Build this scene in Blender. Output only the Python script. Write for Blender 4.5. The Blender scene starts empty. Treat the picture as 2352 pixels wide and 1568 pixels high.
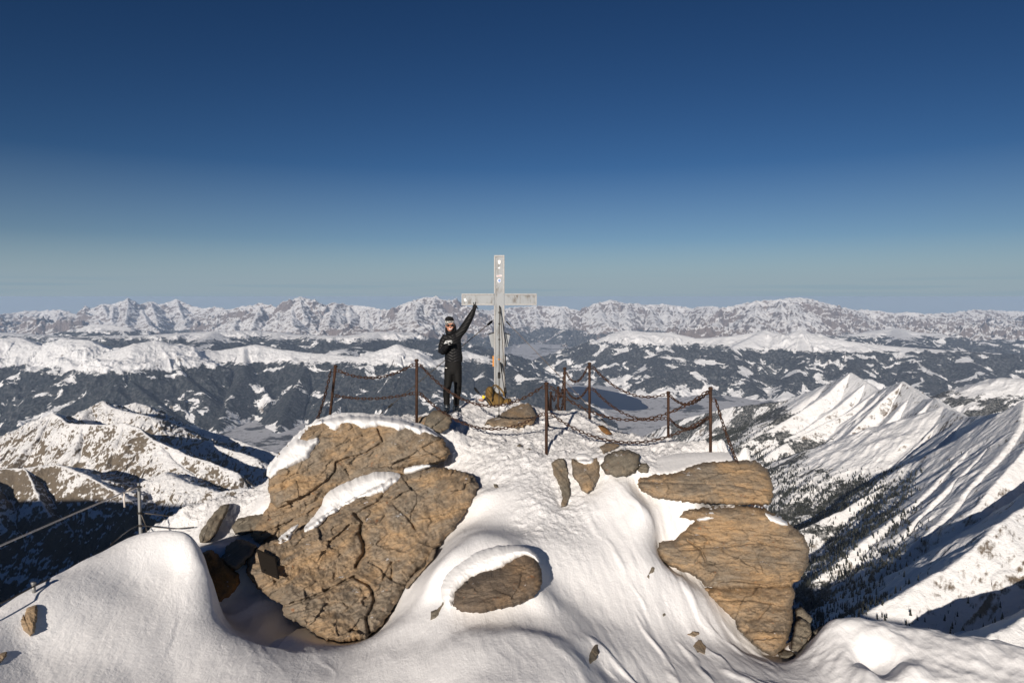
import bpy, bmesh, math, random
import numpy as np
from mathutils import Vector, Matrix

SC = bpy.context.scene
COL = SC.collection
R = math.radians

# ------------------------------------------------------------------ camera, sky, sun, exposure
PITCH = R(3.77)
cam_data = bpy.data.cameras.new('camera')
cam_data.sensor_width = 36.0
cam_data.lens = 24.0
cam_data.clip_start = 0.1
cam_data.clip_end = 250000.0
cam = bpy.data.objects.new('camera', cam_data)
COL.objects.link(cam)
cam.location = (0, 0, 0)
cam.rotation_euler = (R(90) - PITCH, 0, 0)
SC.camera = cam

SUN_ELEV = R(18.5)
SUN_SIDE = R(16.0)         # the sun stands behind the camera, this far to its left
world = bpy.data.worlds.new('World')
SC.world = world
world.use_nodes = True
wn = world.node_tree
wn.nodes.clear()
sky = wn.nodes.new('ShaderNodeTexSky')
sky.sky_type = 'NISHITA'
sky.sun_disc = False
sky.sun_elevation = SUN_ELEV
sky.sun_rotation = R(180) + SUN_SIDE
sky.altitude = 3200
sky.air_density = 1.0
sky.dust_density = 0.35
sky.ozone_density = 2.2
bg = wn.nodes.new('ShaderNodeBackground')
bg.inputs['Strength'].default_value = 0.051
wo = wn.nodes.new('ShaderNodeOutputWorld')
gam = wn.nodes.new('ShaderNodeGamma')
gam.inputs[1].default_value = 1.35
hsv = wn.nodes.new('ShaderNodeHueSaturation')
hsv.inputs['Hue'].default_value = 0.501
hsv.inputs['Saturation'].default_value = 1.10
dn = wn.nodes.new('ShaderNodeVectorMath'); dn.operation = 'SCALE'; dn.inputs['Scale'].default_value = 1 / 14.0
up_ = wn.nodes.new('ShaderNodeVectorMath'); up_.operation = 'SCALE'; up_.inputs['Scale'].default_value = 14.0
wn.links.new(sky.outputs[0], dn.inputs[0])
wn.links.new(dn.outputs[0], gam.inputs[0])
wn.links.new(gam.outputs[0], up_.inputs[0])
wn.links.new(up_.outputs[0], hsv.inputs['Color'])
# pale haze low over the horizon
tcw = wn.nodes.new('ShaderNodeTexCoord')
spw = wn.nodes.new('ShaderNodeSeparateXYZ')
wn.links.new(tcw.outputs['Generated'], spw.inputs[0])
mr = wn.nodes.new('ShaderNodeValToRGB')
el = mr.color_ramp.elements
el[0].position = 0.0; el[0].color = (0.97, 0.97, 0.97, 1)
el[1].position = 0.18; el[1].color = (0, 0, 0, 1)
e2 = el.new(0.025); e2.color = (0.86, 0.86, 0.86, 1)
e2 = el.new(0.08); e2.color = (0.25, 0.25, 0.25, 1)
wn.links.new(spw.outputs[2], mr.inputs[0])
mxw = wn.nodes.new('ShaderNodeMix'); mxw.data_type = 'RGBA'
# faint flat cloud streaks low over the horizon
mp = wn.nodes.new('ShaderNodeMapping'); mp.inputs['Scale'].default_value = (2.2, 2.2, 95)
wn.links.new(tcw.outputs['Generated'], mp.inputs[0])
nz_ = wn.nodes.new('ShaderNodeTexNoise'); nz_.inputs['Scale'].default_value = 1.6; nz_.inputs['Detail'].default_value = 6
wn.links.new(mp.outputs[0], nz_.inputs['Vector'])
bd = wn.nodes.new('ShaderNodeValToRGB')
be = bd.color_ramp.elements
be[0].position = 0.0; be[0].color = (0.10, 0.10, 0.10, 1)
be[1].position = 0.034; be[1].color = (0, 0, 0, 1)
q_ = be.new(0.010); q_.color = (0.20, 0.20, 0.20, 1)
q_ = be.new(0.022); q_.color = (0.12, 0.12, 0.12, 1)
wn.links.new(spw.outputs[2], bd.inputs[0])
cl = wn.nodes.new('ShaderNodeMapRange'); cl.inputs[1].default_value = 0.48; cl.inputs[2].default_value = 0.66; cl.interpolation_type = 'SMOOTHSTEP'
wn.links.new(nz_.outputs[0], cl.inputs[0])
ml = wn.nodes.new('ShaderNodeMath'); ml.operation = 'MULTIPLY'
wn.links.new(cl.outputs[0], ml.inputs[0]); wn.links.new(bd.outputs[0], ml.inputs[1])
mxw = wn.nodes.new('ShaderNodeMix'); mxw.data_type = 'RGBA'
# faint flat cloud streaks low over the horizon
mp = wn.nodes.new('ShaderNodeMapping'); mp.inputs['Scale'].default_value = (2.2, 2.2, 95)
wn.links.new(tcw.outputs['Generated'], mp.inputs[0])
nz_ = wn.nodes.new('ShaderNodeTexNoise'); nz_.inputs['Scale'].default_value = 1.6; nz_.inputs['Detail'].default_value = 6
wn.links.new(mp.outputs[0], nz_.inputs['Vector'])
bd = wn.nodes.new('ShaderNodeValToRGB')
be = bd.color_ramp.elements
be[0].position = 0.0; be[0].color = (0.10, 0.10, 0.10, 1)
be[1].position = 0.034; be[1].color = (0, 0, 0, 1)
q_ = be.new(0.010); q_.color = (0.20, 0.20, 0.20, 1)
q_ = be.new(0.022); q_.color = (0.12, 0.12, 0.12, 1)
wn.links.new(spw.outputs[2], bd.inputs[0])
cl = wn.nodes.new('ShaderNodeMapRange'); cl.inputs[1].default_value = 0.48; cl.inputs[2].default_value = 0.66; cl.interpolation_type = 'SMOOTHSTEP'
wn.links.new(nz_.outputs[0], cl.inputs[0])
ml = wn.nodes.new('ShaderNodeMath'); ml.operation = 'MULTIPLY'
wn.links.new(cl.outputs[0], ml.inputs[0]); wn.links.new(bd.outputs[0], ml.inputs[1])
sb = wn.nodes.new('ShaderNodeMath'); sb.operation = 'SUBTRACT'; sb.use_clamp = True
wn.links.new(mr.outputs[0], sb.inputs[0]); wn.links.new(ml.outputs[0], sb.inputs[1])

wn.links.new(hsv.outputs[0], mxw.inputs[6])
wn.links.new(mr.outputs[0], mxw.inputs[0])
stk_ = wn.nodes.new('ShaderNodeMix'); stk_.data_type = 'RGBA'
ml5 = wn.nodes.new('ShaderNodeMath'); ml5.operation = 'MULTIPLY'; ml5.inputs[1].default_value = 3.0; ml5.use_clamp = True
wn.links.new(ml.outputs[0], ml5.inputs[0])
wn.links.new(ml5.outputs[0], stk_.inputs[0])
stk_.inputs[6].default_value = (5.4, 6.95, 8.2, 1)
stk_.inputs[7].default_value = (4.4, 6.3, 8.0, 1)
wn.links.new(stk_.outputs[2], mxw.inputs[7])
wn.links.new(mxw.outputs[2], bg.inputs[0])
wn.links.new(bg.outputs[0], wo.inputs[0])

sun_l = bpy.data.lights.new('sun', 'SUN')
sun_l.energy = 4.9
sun_l.angle = R(0.5)
sun_l.color = (1.0, 0.90, 0.785)
sun_o = bpy.data.objects.new('sun', sun_l)
COL.objects.link(sun_o)
sdir = Vector((math.sin(SUN_SIDE) * math.cos(SUN_ELEV), math.cos(SUN_SIDE) * math.cos(SUN_ELEV), -math.sin(SUN_ELEV)))
sun_o.rotation_euler = sdir.to_track_quat('-Z', 'Y').to_euler()
sun_o.location = (-30, -100, 60)

SC.view_settings.view_transform = 'Standard'
SC.view_settings.look = 'None'
SC.view_settings.exposure = 0.06
SC.view_settings.gamma = 1.0
SC.view_settings.use_curve_mapping = False
SC.cycles.use_denoising = True
SC.cycles.max_bounces = 6
SC.cycles.diffuse_bounces = 3
SC.cycles.volume_bounces = 1

# ------------------------------------------------------------------ helpers
CT, ST = math.cos(PITCH), math.sin(PITCH)


def P(px, py, D):
    """point seen at (px, py) of a 2352 x 1568 picture, D metres ahead"""
    a = (px - 1176.0) / 1568.0
    b = (784.0 - py) / 1568.0
    k = D / (CT + b * ST)
    return Vector((a * k, D, (-ST + b * CT) * k))


def Pn(px, py, D):
    a = (px - 1176.0) / 1568.0
    b = (784.0 - py) / 1568.0
    k = D / (CT + b * ST)
    return a * k, D + 0 * k, (-ST + b * CT) * k


def tag(o, label=None, cat=None, group=None, kind=None):
    if label: o['label'] = label
    if cat: o['category'] = cat
    if group: o['group'] = group
    if kind: o['kind'] = kind
    return o


def empty(name, loc, label=None, cat=None, group=None):
    o = bpy.data.objects.new(name, None)
    o.empty_display_size = 0.1
    o.location = loc
    COL.objects.link(o)
    return tag(o, label, cat, group)


def mesh_np(name, V, F, mat=None, parent=None, smooth=True, F3=None):
    """V (n,3) float, F (m,4) int quads, F3 (k,3) int triangles -> one object; with a parent, V is in world space"""
    V = np.asarray(V, dtype=np.float64).reshape(-1, 3)
    if parent is not None:
        V = V - np.array(parent_world(parent))
    me = bpy.data.meshes.new(name)
    F = np.zeros((0, 4), int) if F is None else np.asarray(F, int).reshape(-1, 4)
    F3 = np.zeros((0, 3), int) if F3 is None else np.asarray(F3, int).reshape(-1, 3)
    nl = F.size + F3.size
    npoly = len(F) + len(F3)
    me.vertices.add(len(V)); me.loops.add(nl); me.polygons.add(npoly)
    me.vertices.foreach_set('co', V.astype(np.float32).ravel())
    me.loops.foreach_set('vertex_index', np.concatenate([F.ravel(), F3.ravel()]).astype(np.int32))
    starts = np.concatenate([np.arange(len(F)) * 4, F.size + np.arange(len(F3)) * 3]).astype(np.int32)
    me.polygons.foreach_set('loop_start', starts)
    me.polygons.foreach_set('use_smooth', np.full(npoly, smooth, dtype=bool))
    me.update(calc_edges=True)
    me.validate()
    if mat: me.materials.append(mat)
    o = bpy.data.objects.new(name, me)
    COL.objects.link(o)
    if parent is not None: o.parent = parent
    return o


def parent_world(p):
    l = Vector((0, 0, 0))
    while p is not None:
        l += p.location
        p = p.parent
    return l


def grid_faces(nr, nc):
    i = np.arange(nr - 1)[:, None] * nc + np.arange(nc - 1)[None, :]
    return np.stack([i, i + 1, i + nc + 1, i + nc], -1).reshape(-1, 4)


class MB:
    """collects closed shapes, builds ONE mesh object"""
    def __init__(s):
        s.v = []; s.f4 = []; s.f3 = []; s.n = 0

    def add(s, V, F4=None, F3=None):
        V = np.asarray(V, float).reshape(-1, 3)
        s.v.append(V)
        if F4 is not None and len(F4): s.f4.append(np.asarray(F4, int).reshape(-1, 4) + s.n)
        if F3 is not None and len(F3): s.f3.append(np.asarray(F3, int).reshape(-1, 3) + s.n)
        s.n += len(V)
        return s

    def box(s, c, d, M=None, bev=0.0):
        bm = bmesh.new()
        bmesh.ops.create_cube(bm, size=1.0)
        bmesh.ops.scale(bm, vec=Vector(d), verts=bm.verts)
        if bev > 0:
            bmesh.ops.bevel(bm, geom=list(bm.edges), offset=bev, segments=2, affect='EDGES', profile=0.7)
        if M is not None: bmesh.ops.transform(bm, matrix=M, verts=bm.verts)
        bmesh.ops.translate(bm, vec=Vector(c), verts=bm.verts)
        s.bm(bm)
        return s

    def bm(s, bm):
        bmesh.ops.triangulate(bm, faces=[f for f in bm.faces if len(f.verts) > 4])
        bm.verts.index_update()
        V = [v.co[:] for v in bm.verts]
        s.add(V, [[v.index for v in f.verts] for f in bm.faces if len(f.verts) == 4],
              [[v.index for v in f.verts] for f in bm.faces if len(f.verts) == 3])
        bm.free()
        return s

    def tube(s, pts, rad, n=8, closed=False, squash=None, up=None):
        """swept tube; rad a number or one per point; squash=(a,b) scales the two section axes"""
        pts = [Vector(p) for p in pts]
        m = len(pts)
        rad = [rad] * m if not hasattr(rad, '__len__') else rad
        u = None
        V = []
        for i, p in enumerate(pts):
            if closed:
                t = (pts[(i + 1) % m] - pts[i - 1])
            else:
                t = pts[min(i + 1, m - 1)] - pts[max(i - 1, 0)]
            t = t.normalized() if t.length > 1e-9 else Vector((0, 0, 1))
            if u is None:
                ref = Vector(up) if up is not None else (Vector((0, 1, 0)) if abs(t.y) < 0.9 else Vector((1, 0, 0)))
                u = (ref - t * ref.dot(t)).normalized()
            else:
                u = (u - t * u.dot(t)).normalized()
            w = t.cross(u)
            r = rad[i]
            ra, rb = (r, r) if not hasattr(r, '__len__') else r
            if squash: ra, rb = ra * squash[0], rb * squash[1]
            for k in range(n):
                a = 2 * math.pi * k / n
                V.append(p + u * (ra * math.cos(a)) + w * (rb * math.sin(a)))
        F = []
        for i in range(m if closed else m - 1):
            j = (i + 1) % m
            for k in range(n):
                k2 = (k + 1) % n
                F.append([i * n + k, i * n + k2, j * n + k2, j * n + k])
        F3 = []
        if not closed:
            V.append(pts[0]); V.append(pts[-1])
            a, b = len(V) - 2, len(V) - 1
            for k in range(n):
                k2 = (k + 1) % n
                F3.append([a, k2, k])
                F3.append([b, (m - 1) * n + k, (m - 1) * n + k2])
        return s.add([v[:] for v in V], F, F3)

    def ball(s, c, r, n=14, m=9):
        c = Vector(c)
        r = (r, r, r) if not hasattr(r, '__len__') else r
        pts, F, F3 = [], [], []
        for i in range(1, m):
            th = math.pi * i / m
            for k in range(n):
                a = 2 * math.pi * k / n
                pts.append((c.x + r[0] * math.sin(th) * math.cos(a), c.y + r[1] * math.sin(th) * math.sin(a), c.z + r[2] * math.cos(th)))
        pts.append((c.x, c.y, c.z + r[2])); pts.append((c.x, c.y, c.z - r[2]))
        for i in range(m - 2):
            for k in range(n):
                k2 = (k + 1) % n
                F.append([i * n + k, (i + 1) * n + k, (i + 1) * n + k2, i * n + k2])
        T, B = len(pts) - 2, len(pts) - 1
        for k in range(n):
            k2 = (k + 1) % n
            F3.append([T, k, k2]); F3.append([B, (m - 2) * n + k2, (m - 2) * n + k])
        return s.add(pts, F, F3)

    def prism(s, poly, depth_vec):
        """closed prism: polygon (list of 3d points), extruded along depth_vec"""
        n = len(poly)
        bm = bmesh.new()
        d = Vector(depth_vec)
        a = [bm.verts.new(Vector(p)) for p in poly]
        b = [bm.verts.new(Vector(p) + d) for p in poly]
        bm.faces.new(a); bm.faces.new(b[::-1])
        for i in range(n):
            j = (i + 1) % n
            bm.faces.new([a[j], a[i], b[i], b[j]])
        bmesh.ops.recalc_face_normals(bm, faces=bm.faces)
        return s.bm(bm)

    def build(s, name, mat, parent=None, smooth=False):
        V = np.concatenate(s.v)
        F4 = np.concatenate(s.f4) if s.f4 else None
        F3 = np.concatenate(s.f3) if s.f3 else None
        return mesh_np(name, V, F4, mat, parent, smooth, F3)


def bake(o, remesh=None, smooth_it=0, subsurf=0):
    if remesh:
        m = o.modifiers.new('r', 'REMESH'); m.mode = 'VOXEL'; m.voxel_size = remesh; m.use_smooth_shade = True
    if smooth_it:
        m = o.modifiers.new('s', 'SMOOTH'); m.factor = 0.5; m.iterations = smooth_it
    dg = bpy.context.evaluated_depsgraph_get()
    me = bpy.data.meshes.new_from_object(o.evaluated_get(dg))
    o.modifiers.clear()
    old = o.data
    o.data = me
    bpy.data.meshes.remove(old)
    me.polygons.foreach_set('use_smooth', np.ones(len(me.polygons), bool))
    return o


# --- noise
_rng = np.random.RandomState(7)
_PERM = np.concatenate([_rng.permutation(256)] * 3)
_GA = _rng.rand(256) * 2 * np.pi
_GX, _GY = np.cos(_GA), np.sin(_GA)


def perlin(x, y, seed=0):
    x = np.asarray(x, float) + seed * 17.31; y = np.asarray(y, float) + seed * 9.17
    xi = np.floor(x).astype(int); yi = np.floor(y).astype(int)
    xf, yf = x - xi, y - yi
    u = xf * xf * xf * (xf * (xf * 6 - 15) + 10); v = yf * yf * yf * (yf * (yf * 6 - 15) + 10)
    xi &= 255; yi &= 255

    def g(ix, iy, dx, dy):
        h = _PERM[_PERM[ix & 255] + (iy & 255)]
        return _GX[h] * dx + _GY[h] * dy
    a = g(xi, yi, xf, yf); b = g(xi + 1, yi, xf - 1, yf)
    c = g(xi, yi + 1, xf, yf - 1); d = g(xi + 1, yi + 1, xf - 1, yf - 1)
    return (a + (b - a) * u + ((c + (d - c) * u) - (a + (b - a) * u)) * v) * 1.5


def fbm(x, y, o=5, seed=0, gain=0.5):
    t = 0; a = 1; n = 0
    for i in range(o):
        t = t + a * perlin(x * 2.03 ** i, y * 2.03 ** i, seed + i); n += a; a *= gain
    return t / n


def ridged(x, y, o=5, seed=0, gain=0.55):
    t = 0; a = 1; n = 0; w = 1
    for i in range(o):
        r = 1 - np.abs(perlin(x * 2.07 ** i, y * 2.07 ** i, seed + i))
        r = r * r
        t = t + a * r * w; n += a; a *= gain
        w = np.clip(r * 1.6, 0, 1)
    return t / n          # about 0..1, crests near 1


def sstep(a, b, x):
    t = np.clip((x - a) / (b - a), 0, 1)
    return t * t * (3 - 2 * t)


# --- node materials
class NT:
    def __init__(s, name):
        s.mat = bpy.data.materials.new(name)
        s.mat.use_nodes = True
        s.t = s.mat.node_tree
        s.t.nodes.clear()
        s.out = s.t.nodes.new('ShaderNodeOutputMaterial')
        s.p = s.t.nodes.new('ShaderNodeBsdfPrincipled')
        s.t.links.new(s.p.outputs[0], s.out.inputs[0])
        s._geo = s._tc = None

    def link(s, a, b):
        if isinstance(a, (int, float)): b.default_value = a
        elif isinstance(a, tuple): b.default_value = a if len(a) == 4 or b.type == 'VECTOR' else (*a, 1)
        else: s.t.links.new(a, b)

    def geo(s, o):
        s._geo = s._geo or s.t.nodes.new('ShaderNodeNewGeometry')
        return s._geo.outputs[o]

    def obj(s):
        s._tc = s._tc or s.t.nodes.new('ShaderNodeTexCoord')
        return s._tc.outputs['Object']

    def mapping(s, v, scale=(1, 1, 1), rot=(0, 0, 0), loc=(0, 0, 0)):
        n = s.t.nodes.new('ShaderNodeMapping')
        s.link(v, n.inputs[0])
        n.inputs['Location'].default_value = loc; n.inputs['Rotation'].default_value = rot; n.inputs['Scale'].default_value = scale
        return n.outputs[0]

    def noise(s, v, scale, detail=5, rough=0.55, dist=0.0, lac=2.0):
        n = s.t.nodes.new('ShaderNodeTexNoise')
        s.link(v, n.inputs['Vector'])
        n.inputs['Scale'].default_value = scale; n.inputs['Detail'].default_value = detail
        n.inputs['Roughness'].default_value = rough; n.inputs['Distortion'].default_value = dist
        n.inputs['Lacunarity'].default_value = lac
        return n.outputs[0]

    def voro(s, v, scale, feature='F1', rnd=1.0, out=0):
        n = s.t.nodes.new('ShaderNodeTexVoronoi')
        n.feature = feature
        s.link(v, n.inputs['Vector']); n.inputs['Scale'].default_value = scale
        n.inputs['Randomness'].default_value = rnd
        return n.outputs[out]

    def m(s, op, a, b=0.0, c=None, clamp=False):
        n = s.t.nodes.new('ShaderNodeMath'); n.operation = op; n.use_clamp = clamp
        s.link(a, n.inputs[0]); s.link(b, n.inputs[1])
        if c is not None: s.link(c, n.inputs[2])
        return n.outputs[0]

    def ss(s, a, b, x):
        n = s.t.nodes.new('ShaderNodeMapRange'); n.interpolation_type = 'SMOOTHSTEP'
        s.link(x, n.inputs[0]); s.link(a, n.inputs[1]); s.link(b, n.inputs[2])
        n.inputs[3].default_value = 0; n.inputs[4].default_value = 1
        return n.outputs[0]

    def mix(s, f, a, b):
        n = s.t.nodes.new('ShaderNodeMix'); n.data_type = 'RGBA'
        s.link(f, n.inputs[0]); s.link(a, n.inputs[6]); s.link(b, n.inputs[7])
        return n.outputs[2]

    def ramp(s, f, stops):
        n = s.t.nodes.new('ShaderNodeValToRGB')
        s.link(f, n.inputs[0])
        el = n.color_ramp.elements
        while len(el) < len(stops): el.new(0.5)
        for e, (p, c) in zip(el, stops): e.position = p; e.color = (*c, 1)
        return n.outputs[0]

    def sep(s, v):
        n = s.t.nodes.new('ShaderNodeSeparateXYZ'); s.link(v, n.inputs[0])
        return n.outputs

    def attr(s, name):
        n = s.t.nodes.new('ShaderNodeAttribute'); n.attribute_name = name
        return n.outputs['Fac']

    def bump(s, h, strength=0.5, dist=1.0, normal=None):
        n = s.t.nodes.new('ShaderNodeBump')
        s.link(h, n.inputs['Height']); n.inputs['Strength'].default_value = strength; n.inputs['Distance'].default_value = dist
        if normal is not None: s.link(normal, n.inputs['Normal'])
        return n.outputs[0]

    def set(s, color=None, rough=None, metal=None, normal=None, spec=None, **k):
        if color is not None: s.link(color, s.p.inputs['Base Color'])
        if rough is not None: s.link(rough, s.p.inputs['Roughness'])
        if metal is not None: s.link(metal, s.p.inputs['Metallic'])
        if normal is not None: s.link(normal, s.p.inputs['Normal'])
        if spec is not None: s.p.inputs['Specular IOR Level'].default_value = spec
        for a, b in k.items(): s.link(b, s.p.inputs[a.replace('_', ' ')])
        return s.mat


def plain(name, col, rough=0.6, metal=0.0, spec=0.25, var=0.15, scale=40, bump=0.0):
    n = NT(name)
    v = n.noise(n.obj(), scale, 4)
    a = tuple(c * (1 - var) for c in col); b = tuple(min(1, c * (1 + var)) for c in col)
    nm = n.bump(v, bump, 0.01) if bump else None
    return n.set(n.mix(v, a, b), rough, metal, nm, spec)


SNOW = (0.86, 0.865, 0.875)


def mountain_mat(name, scale, treeline, tl_var, rock=(0.20, 0.175, 0.155), rock_t=0.72, rock_soft=0.12, patch=0.5, patch_scale=1.0,
                 dust=0.15, forest=(0.013, 0.017, 0.018), bump=0.6, stretch=(1, 1, 1), low_open=None, rock_noise=0.35, rock_amt=1.0, far_up=None):
    """snow, rock by slope, forest below a tree line, snowy clearings; scale = metres of the basic feature"""
    n = NT(name)
    pos = n.geo('Position')
    z = n.sep(pos)[2]
    yv = n.sep(pos)[1]
    nz = n.sep(n.geo('Normal'))[2]
    f1 = n.noise(pos, 1.0 / scale, 8, 0.62)
    f2 = n.noise(n.mapping(pos, stretch), 3.5 / scale, 8, 0.65, 0.3)
    f3 = n.noise(pos, 14.0 / scale, 6, 0.7)
    # rock where steep
    s = n.m('ADD', nz, n.m('MULTIPLY', n.m('SUBTRACT', f2, 0.5), rock_noise * 2))
    s = n.m('ADD', s, n.m('MULTIPLY', n.m('SUBTRACT', f3, 0.5), rock_noise))
    s = n.m('ADD', s, n.m('MULTIPLY', n.m('SUBTRACT', f1, 0.5), 0.5))
    rk = n.m('SUBTRACT', 1.0, n.ss(rock_t - rock_soft, rock_t + rock_soft, s))
    rk = n.m('MULTIPLY', rk, rock_amt)
    rcol = n.mix(f3, tuple(c * 0.55 for c in rock), tuple(c * 1.35 for c in rock))
    col = n.mix(rk, SNOW, rcol)
    # forest
    zz = n.m('ADD', z, n.m('MULTIPLY', n.m('SUBTRACT', f2, 0.5), tl_var * 2))
    zz = n.m('ADD', zz, n.m('MULTIPLY', n.m('SUBTRACT', f3, 0.5), tl_var * 0.8))
    if far_up: zz = n.m('SUBTRACT', zz, n.m('MULTIPLY', n.ss(far_up[0], far_up[1], yv), far_up[2]))
    fo = n.m('SUBTRACT', 1.0, n.ss(treeline - tl_var * 0.12, treeline + tl_var * 0.12, zz))
    pn = n.noise(n.mapping(pos, stretch), patch_scale / scale, 7, 0.6, 0.6)
    pn2 = n.noise(pos, patch_scale * 9.0 / scale, 4, 0.6)
    pn = n.m('ADD', pn, n.m('MULTIPLY', n.m('SUBTRACT', pn2, 0.5), 0.12))
    t = 1.0 - patch
    if low_open:                       # more open fields low down
        lo = n.m('SUBTRACT', 1.0, n.ss(low_open[0], low_open[1], z))
        pn = n.m('ADD', pn, n.m('MULTIPLY', lo, low_open[2]))
    clear = n.ss(t - 0.012, t + 0.012, pn)
    fo = n.m('MULTIPLY', fo, n.m('SUBTRACT', 1.0, clear))
    du = n.m('MULTIPLY', n.ss(0.40, 0.75, f3), dust)
    fcol = n.mix(du, forest, SNOW)
    col = n.mix(fo, col, fcol)
    nm = n.bump(n.m('ADD', f2, n.m('MULTIPLY', f3, 0.35)), bump, scale * 0.10)
    return n.set(col, 0.85, 0.0, nm, 0.15)


# ------------------------------------------------------------------ distant terrain
def roofs(X, Y, lines, k=0.0):
    """height of the union of ridge roofs; lines = [(pts[(x,y,z)], slope_left, slope_right, rounding)]"""
    H = np.full(X.shape, -1e9)
    DD = np.full(X.shape, 1e9)
    for pts, s1, s2, rnd in lines:
        best = np.full(X.shape, -1e9); bd = np.full(X.shape, 1e9)
        for (a, b) in zip(pts[:-1], pts[1:]):
            ax, ay, az = a; bx, by, bz = b
            dx, dy = bx - ax, by - ay
            L2 = dx * dx + dy * dy + 1e-9
            t = np.clip(((X - ax) * dx + (Y - ay) * dy) / L2, 0, 1)
            qx, qy = X - (ax + t * dx), Y - (ay + t * dy)
            d = np.sqrt(qx * qx + qy * qy)
            side = dx * qy - dy * qx
            sl = np.where(side > 0, s1, s2)
            h = az + t * (bz - az) - sl * (np.sqrt(d * d + rnd * rnd) - rnd)
            m = h > best
            best = np.where(m, h, best); bd = np.where(m, d, bd)
        m = best > H
        DD = np.where(m, bd, DD)
        if k > 0:
            hh = np.clip(0.5 + 0.5 * (best - H) / k, 0, 1)
            H = np.where(H < -1e8, best, H * (1 - hh) + best * hh + k * hh * (1 - hh))
        else:
            H = np.maximum(H, best)
    return H, DD


def W(*pts):
    out = []
    for p in pts:
        v = P(p[0], p[1], p[2] * 1000.0)
        out.append((v.x, v.y, v.z))
    return out


def uv_grid(px0, px1, nc, Ds):
    u = (np.linspace(px0, px1, nc) - 1176.0) / 1568.0
    Ds = np.asarray(Ds, float)
    Y = np.repeat(Ds[:, None], nc, 1)
    X = u[None, :] * Y
    return X, Y


def terrain(name, X, Y, H, mat):
    o = mesh_np(name, np.stack([X, Y, H], -1).reshape(-1, 3), grid_faces(*X.shape), mat)
    return tag(o, kind='structure')


def geom(a, b, n):
    return np.geomspace(a, b, n)


VALLEY = -2450.0
# ---- valley floor
n = NT('valley_snow')
pos = n.geo('Position')
fa = n.noise(pos, 1 / 900.0, 6, 0.6)
fb = n.voro(n.mapping(pos, (1, 0.6, 1), (0, 0, 0.5)), 1 / 420.0, 'DISTANCE_TO_EDGE')
fc = n.noise(pos, 1 / 160.0, 5, 0.7)
hedge = n.m('MULTIPLY', n.m('SUBTRACT', 1.0, n.ss(0.02, 0.09, fb)), n.ss(0.48, 0.62, fc))
wood = n.ss(0.56, 0.60, n.m('ADD', fa, n.m('MULTIPLY', n.m('SUBTRACT', fc, 0.5), 0.16)))
town = n.m('MULTIPLY', n.ss(0.52, 0.66, n.noise(pos, 1 / 60.0, 3, 0.7)), n.ss(0.45, 0.62, n.noise(pos, 1 / 1500.0, 3)))
dark = n.m('MAXIMUM', n.m('MAXIMUM', n.m('MULTIPLY', hedge, 0.7), n.m('MULTIPLY', wood, 0.92)), n.m('MULTIPLY', town, 0.55))
M_valley = n.set(n.mix(dark, (0.60, 0.60, 0.62), (0.05, 0.055, 0.06)), 0.9, 0, None, 0.1)
V = [(-60000, 6000, VALLEY), (60000, 6000, VALLEY), (60000, 56500, VALLEY), (-60000, 56500, VALLEY)]
tag(mesh_np('valley_floor', V, [[0, 1, 2, 3]], M_valley), kind='structure')

# ---- lake
n = NT('lake_water')
w1 = n.noise(n.geo('Position'), 1 / 300.0, 5)
M_lake = n.set(n.mix(w1, (0.002, 0.018, 0.065), (0.004, 0.024, 0.078)), 0.7, 0, None, 0.03)


def on_plane(px, py, z):
    v = P(px, py, 1.0)
    k = z / v.z
    return (v.x * k, v.y * k, z)


lk = [(1286, 893), (1305, 889), (1330, 887), (1352, 889), (1380, 894), (1405, 898), (1430, 904), (1452, 911), (1470, 919), (1484, 929), (1490, 936), (1478, 940),
      (1455, 942), (1430, 941), (1405, 939), (1380, 937), (1358, 933), (1338, 926), (1320, 917), (1304, 907), (1292, 899)]
pts = []
for (a, b) in zip(lk, lk[1:] + lk[:1]):
    for t in (0, 0.5):
        jx, jy = random.Random(a[0] + t).uniform(-3, 3), random.Random(a[1] + t * 7).uniform(-0.7, 0.7)
        pts.append(on_plane(a[0] + (b[0] - a[0]) * t + jx, a[1] + (b[1] - a[1]) * t + jy, VALLEY + 5))
mb = MB(); mb.prism(pts, (0, 0, -4))
tag(mb.build('lake', M_lake), kind='structure')

# ---- far limestone range
sky_pts = [(-300, 735), (-100, 730), (0, 724), (40, 718), (80, 714), (100, 710), (140, 714), (180, 723), (215, 708), (235, 700), (260, 701), (295, 693), (320, 701), (345, 696),
           (370, 705), (405, 694), (440, 703), (470, 709), (495, 706), (530, 713), (560, 704), (600, 701), (640, 706), (670, 700), (687, 689), (705, 703), (730, 709), (750, 702),
           (775, 698), (800, 702), (840, 706), (870, 709), (900, 713), (930, 700), (960, 694), (1000, 688), (1020, 700), (1060, 704), (1100, 711), (1140, 712), (1180, 706), (1230, 704),
           (1290, 705), (1330, 713), (1370, 700), (1400, 694), (1440, 700), (1490, 703), (1530, 700), (1550, 704), (1590, 707), (1630, 704), (1660, 708), (1690, 712), (1710, 700),
           (1740, 696), (1790, 693), (1820, 691), (1860, 694), (1900, 701), (1940, 708), (1975, 711), (2010, 713), (2060, 718), (2100, 720), (2140, 721), (2200, 717), (2240, 712),
           (2290, 714), (2352, 716), (2500, 716), (2700, 722)]


sky_pts = [(a, 706 + (b - 706) * (1.45 if b < 712 else 1.0)) for a, b in sky_pts]


def ridge_D(px):
    return 40.0 + 3.0 * math.sin(px / 170.0) + 2.0 * math.sin(px / 61.0 + 1)


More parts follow.
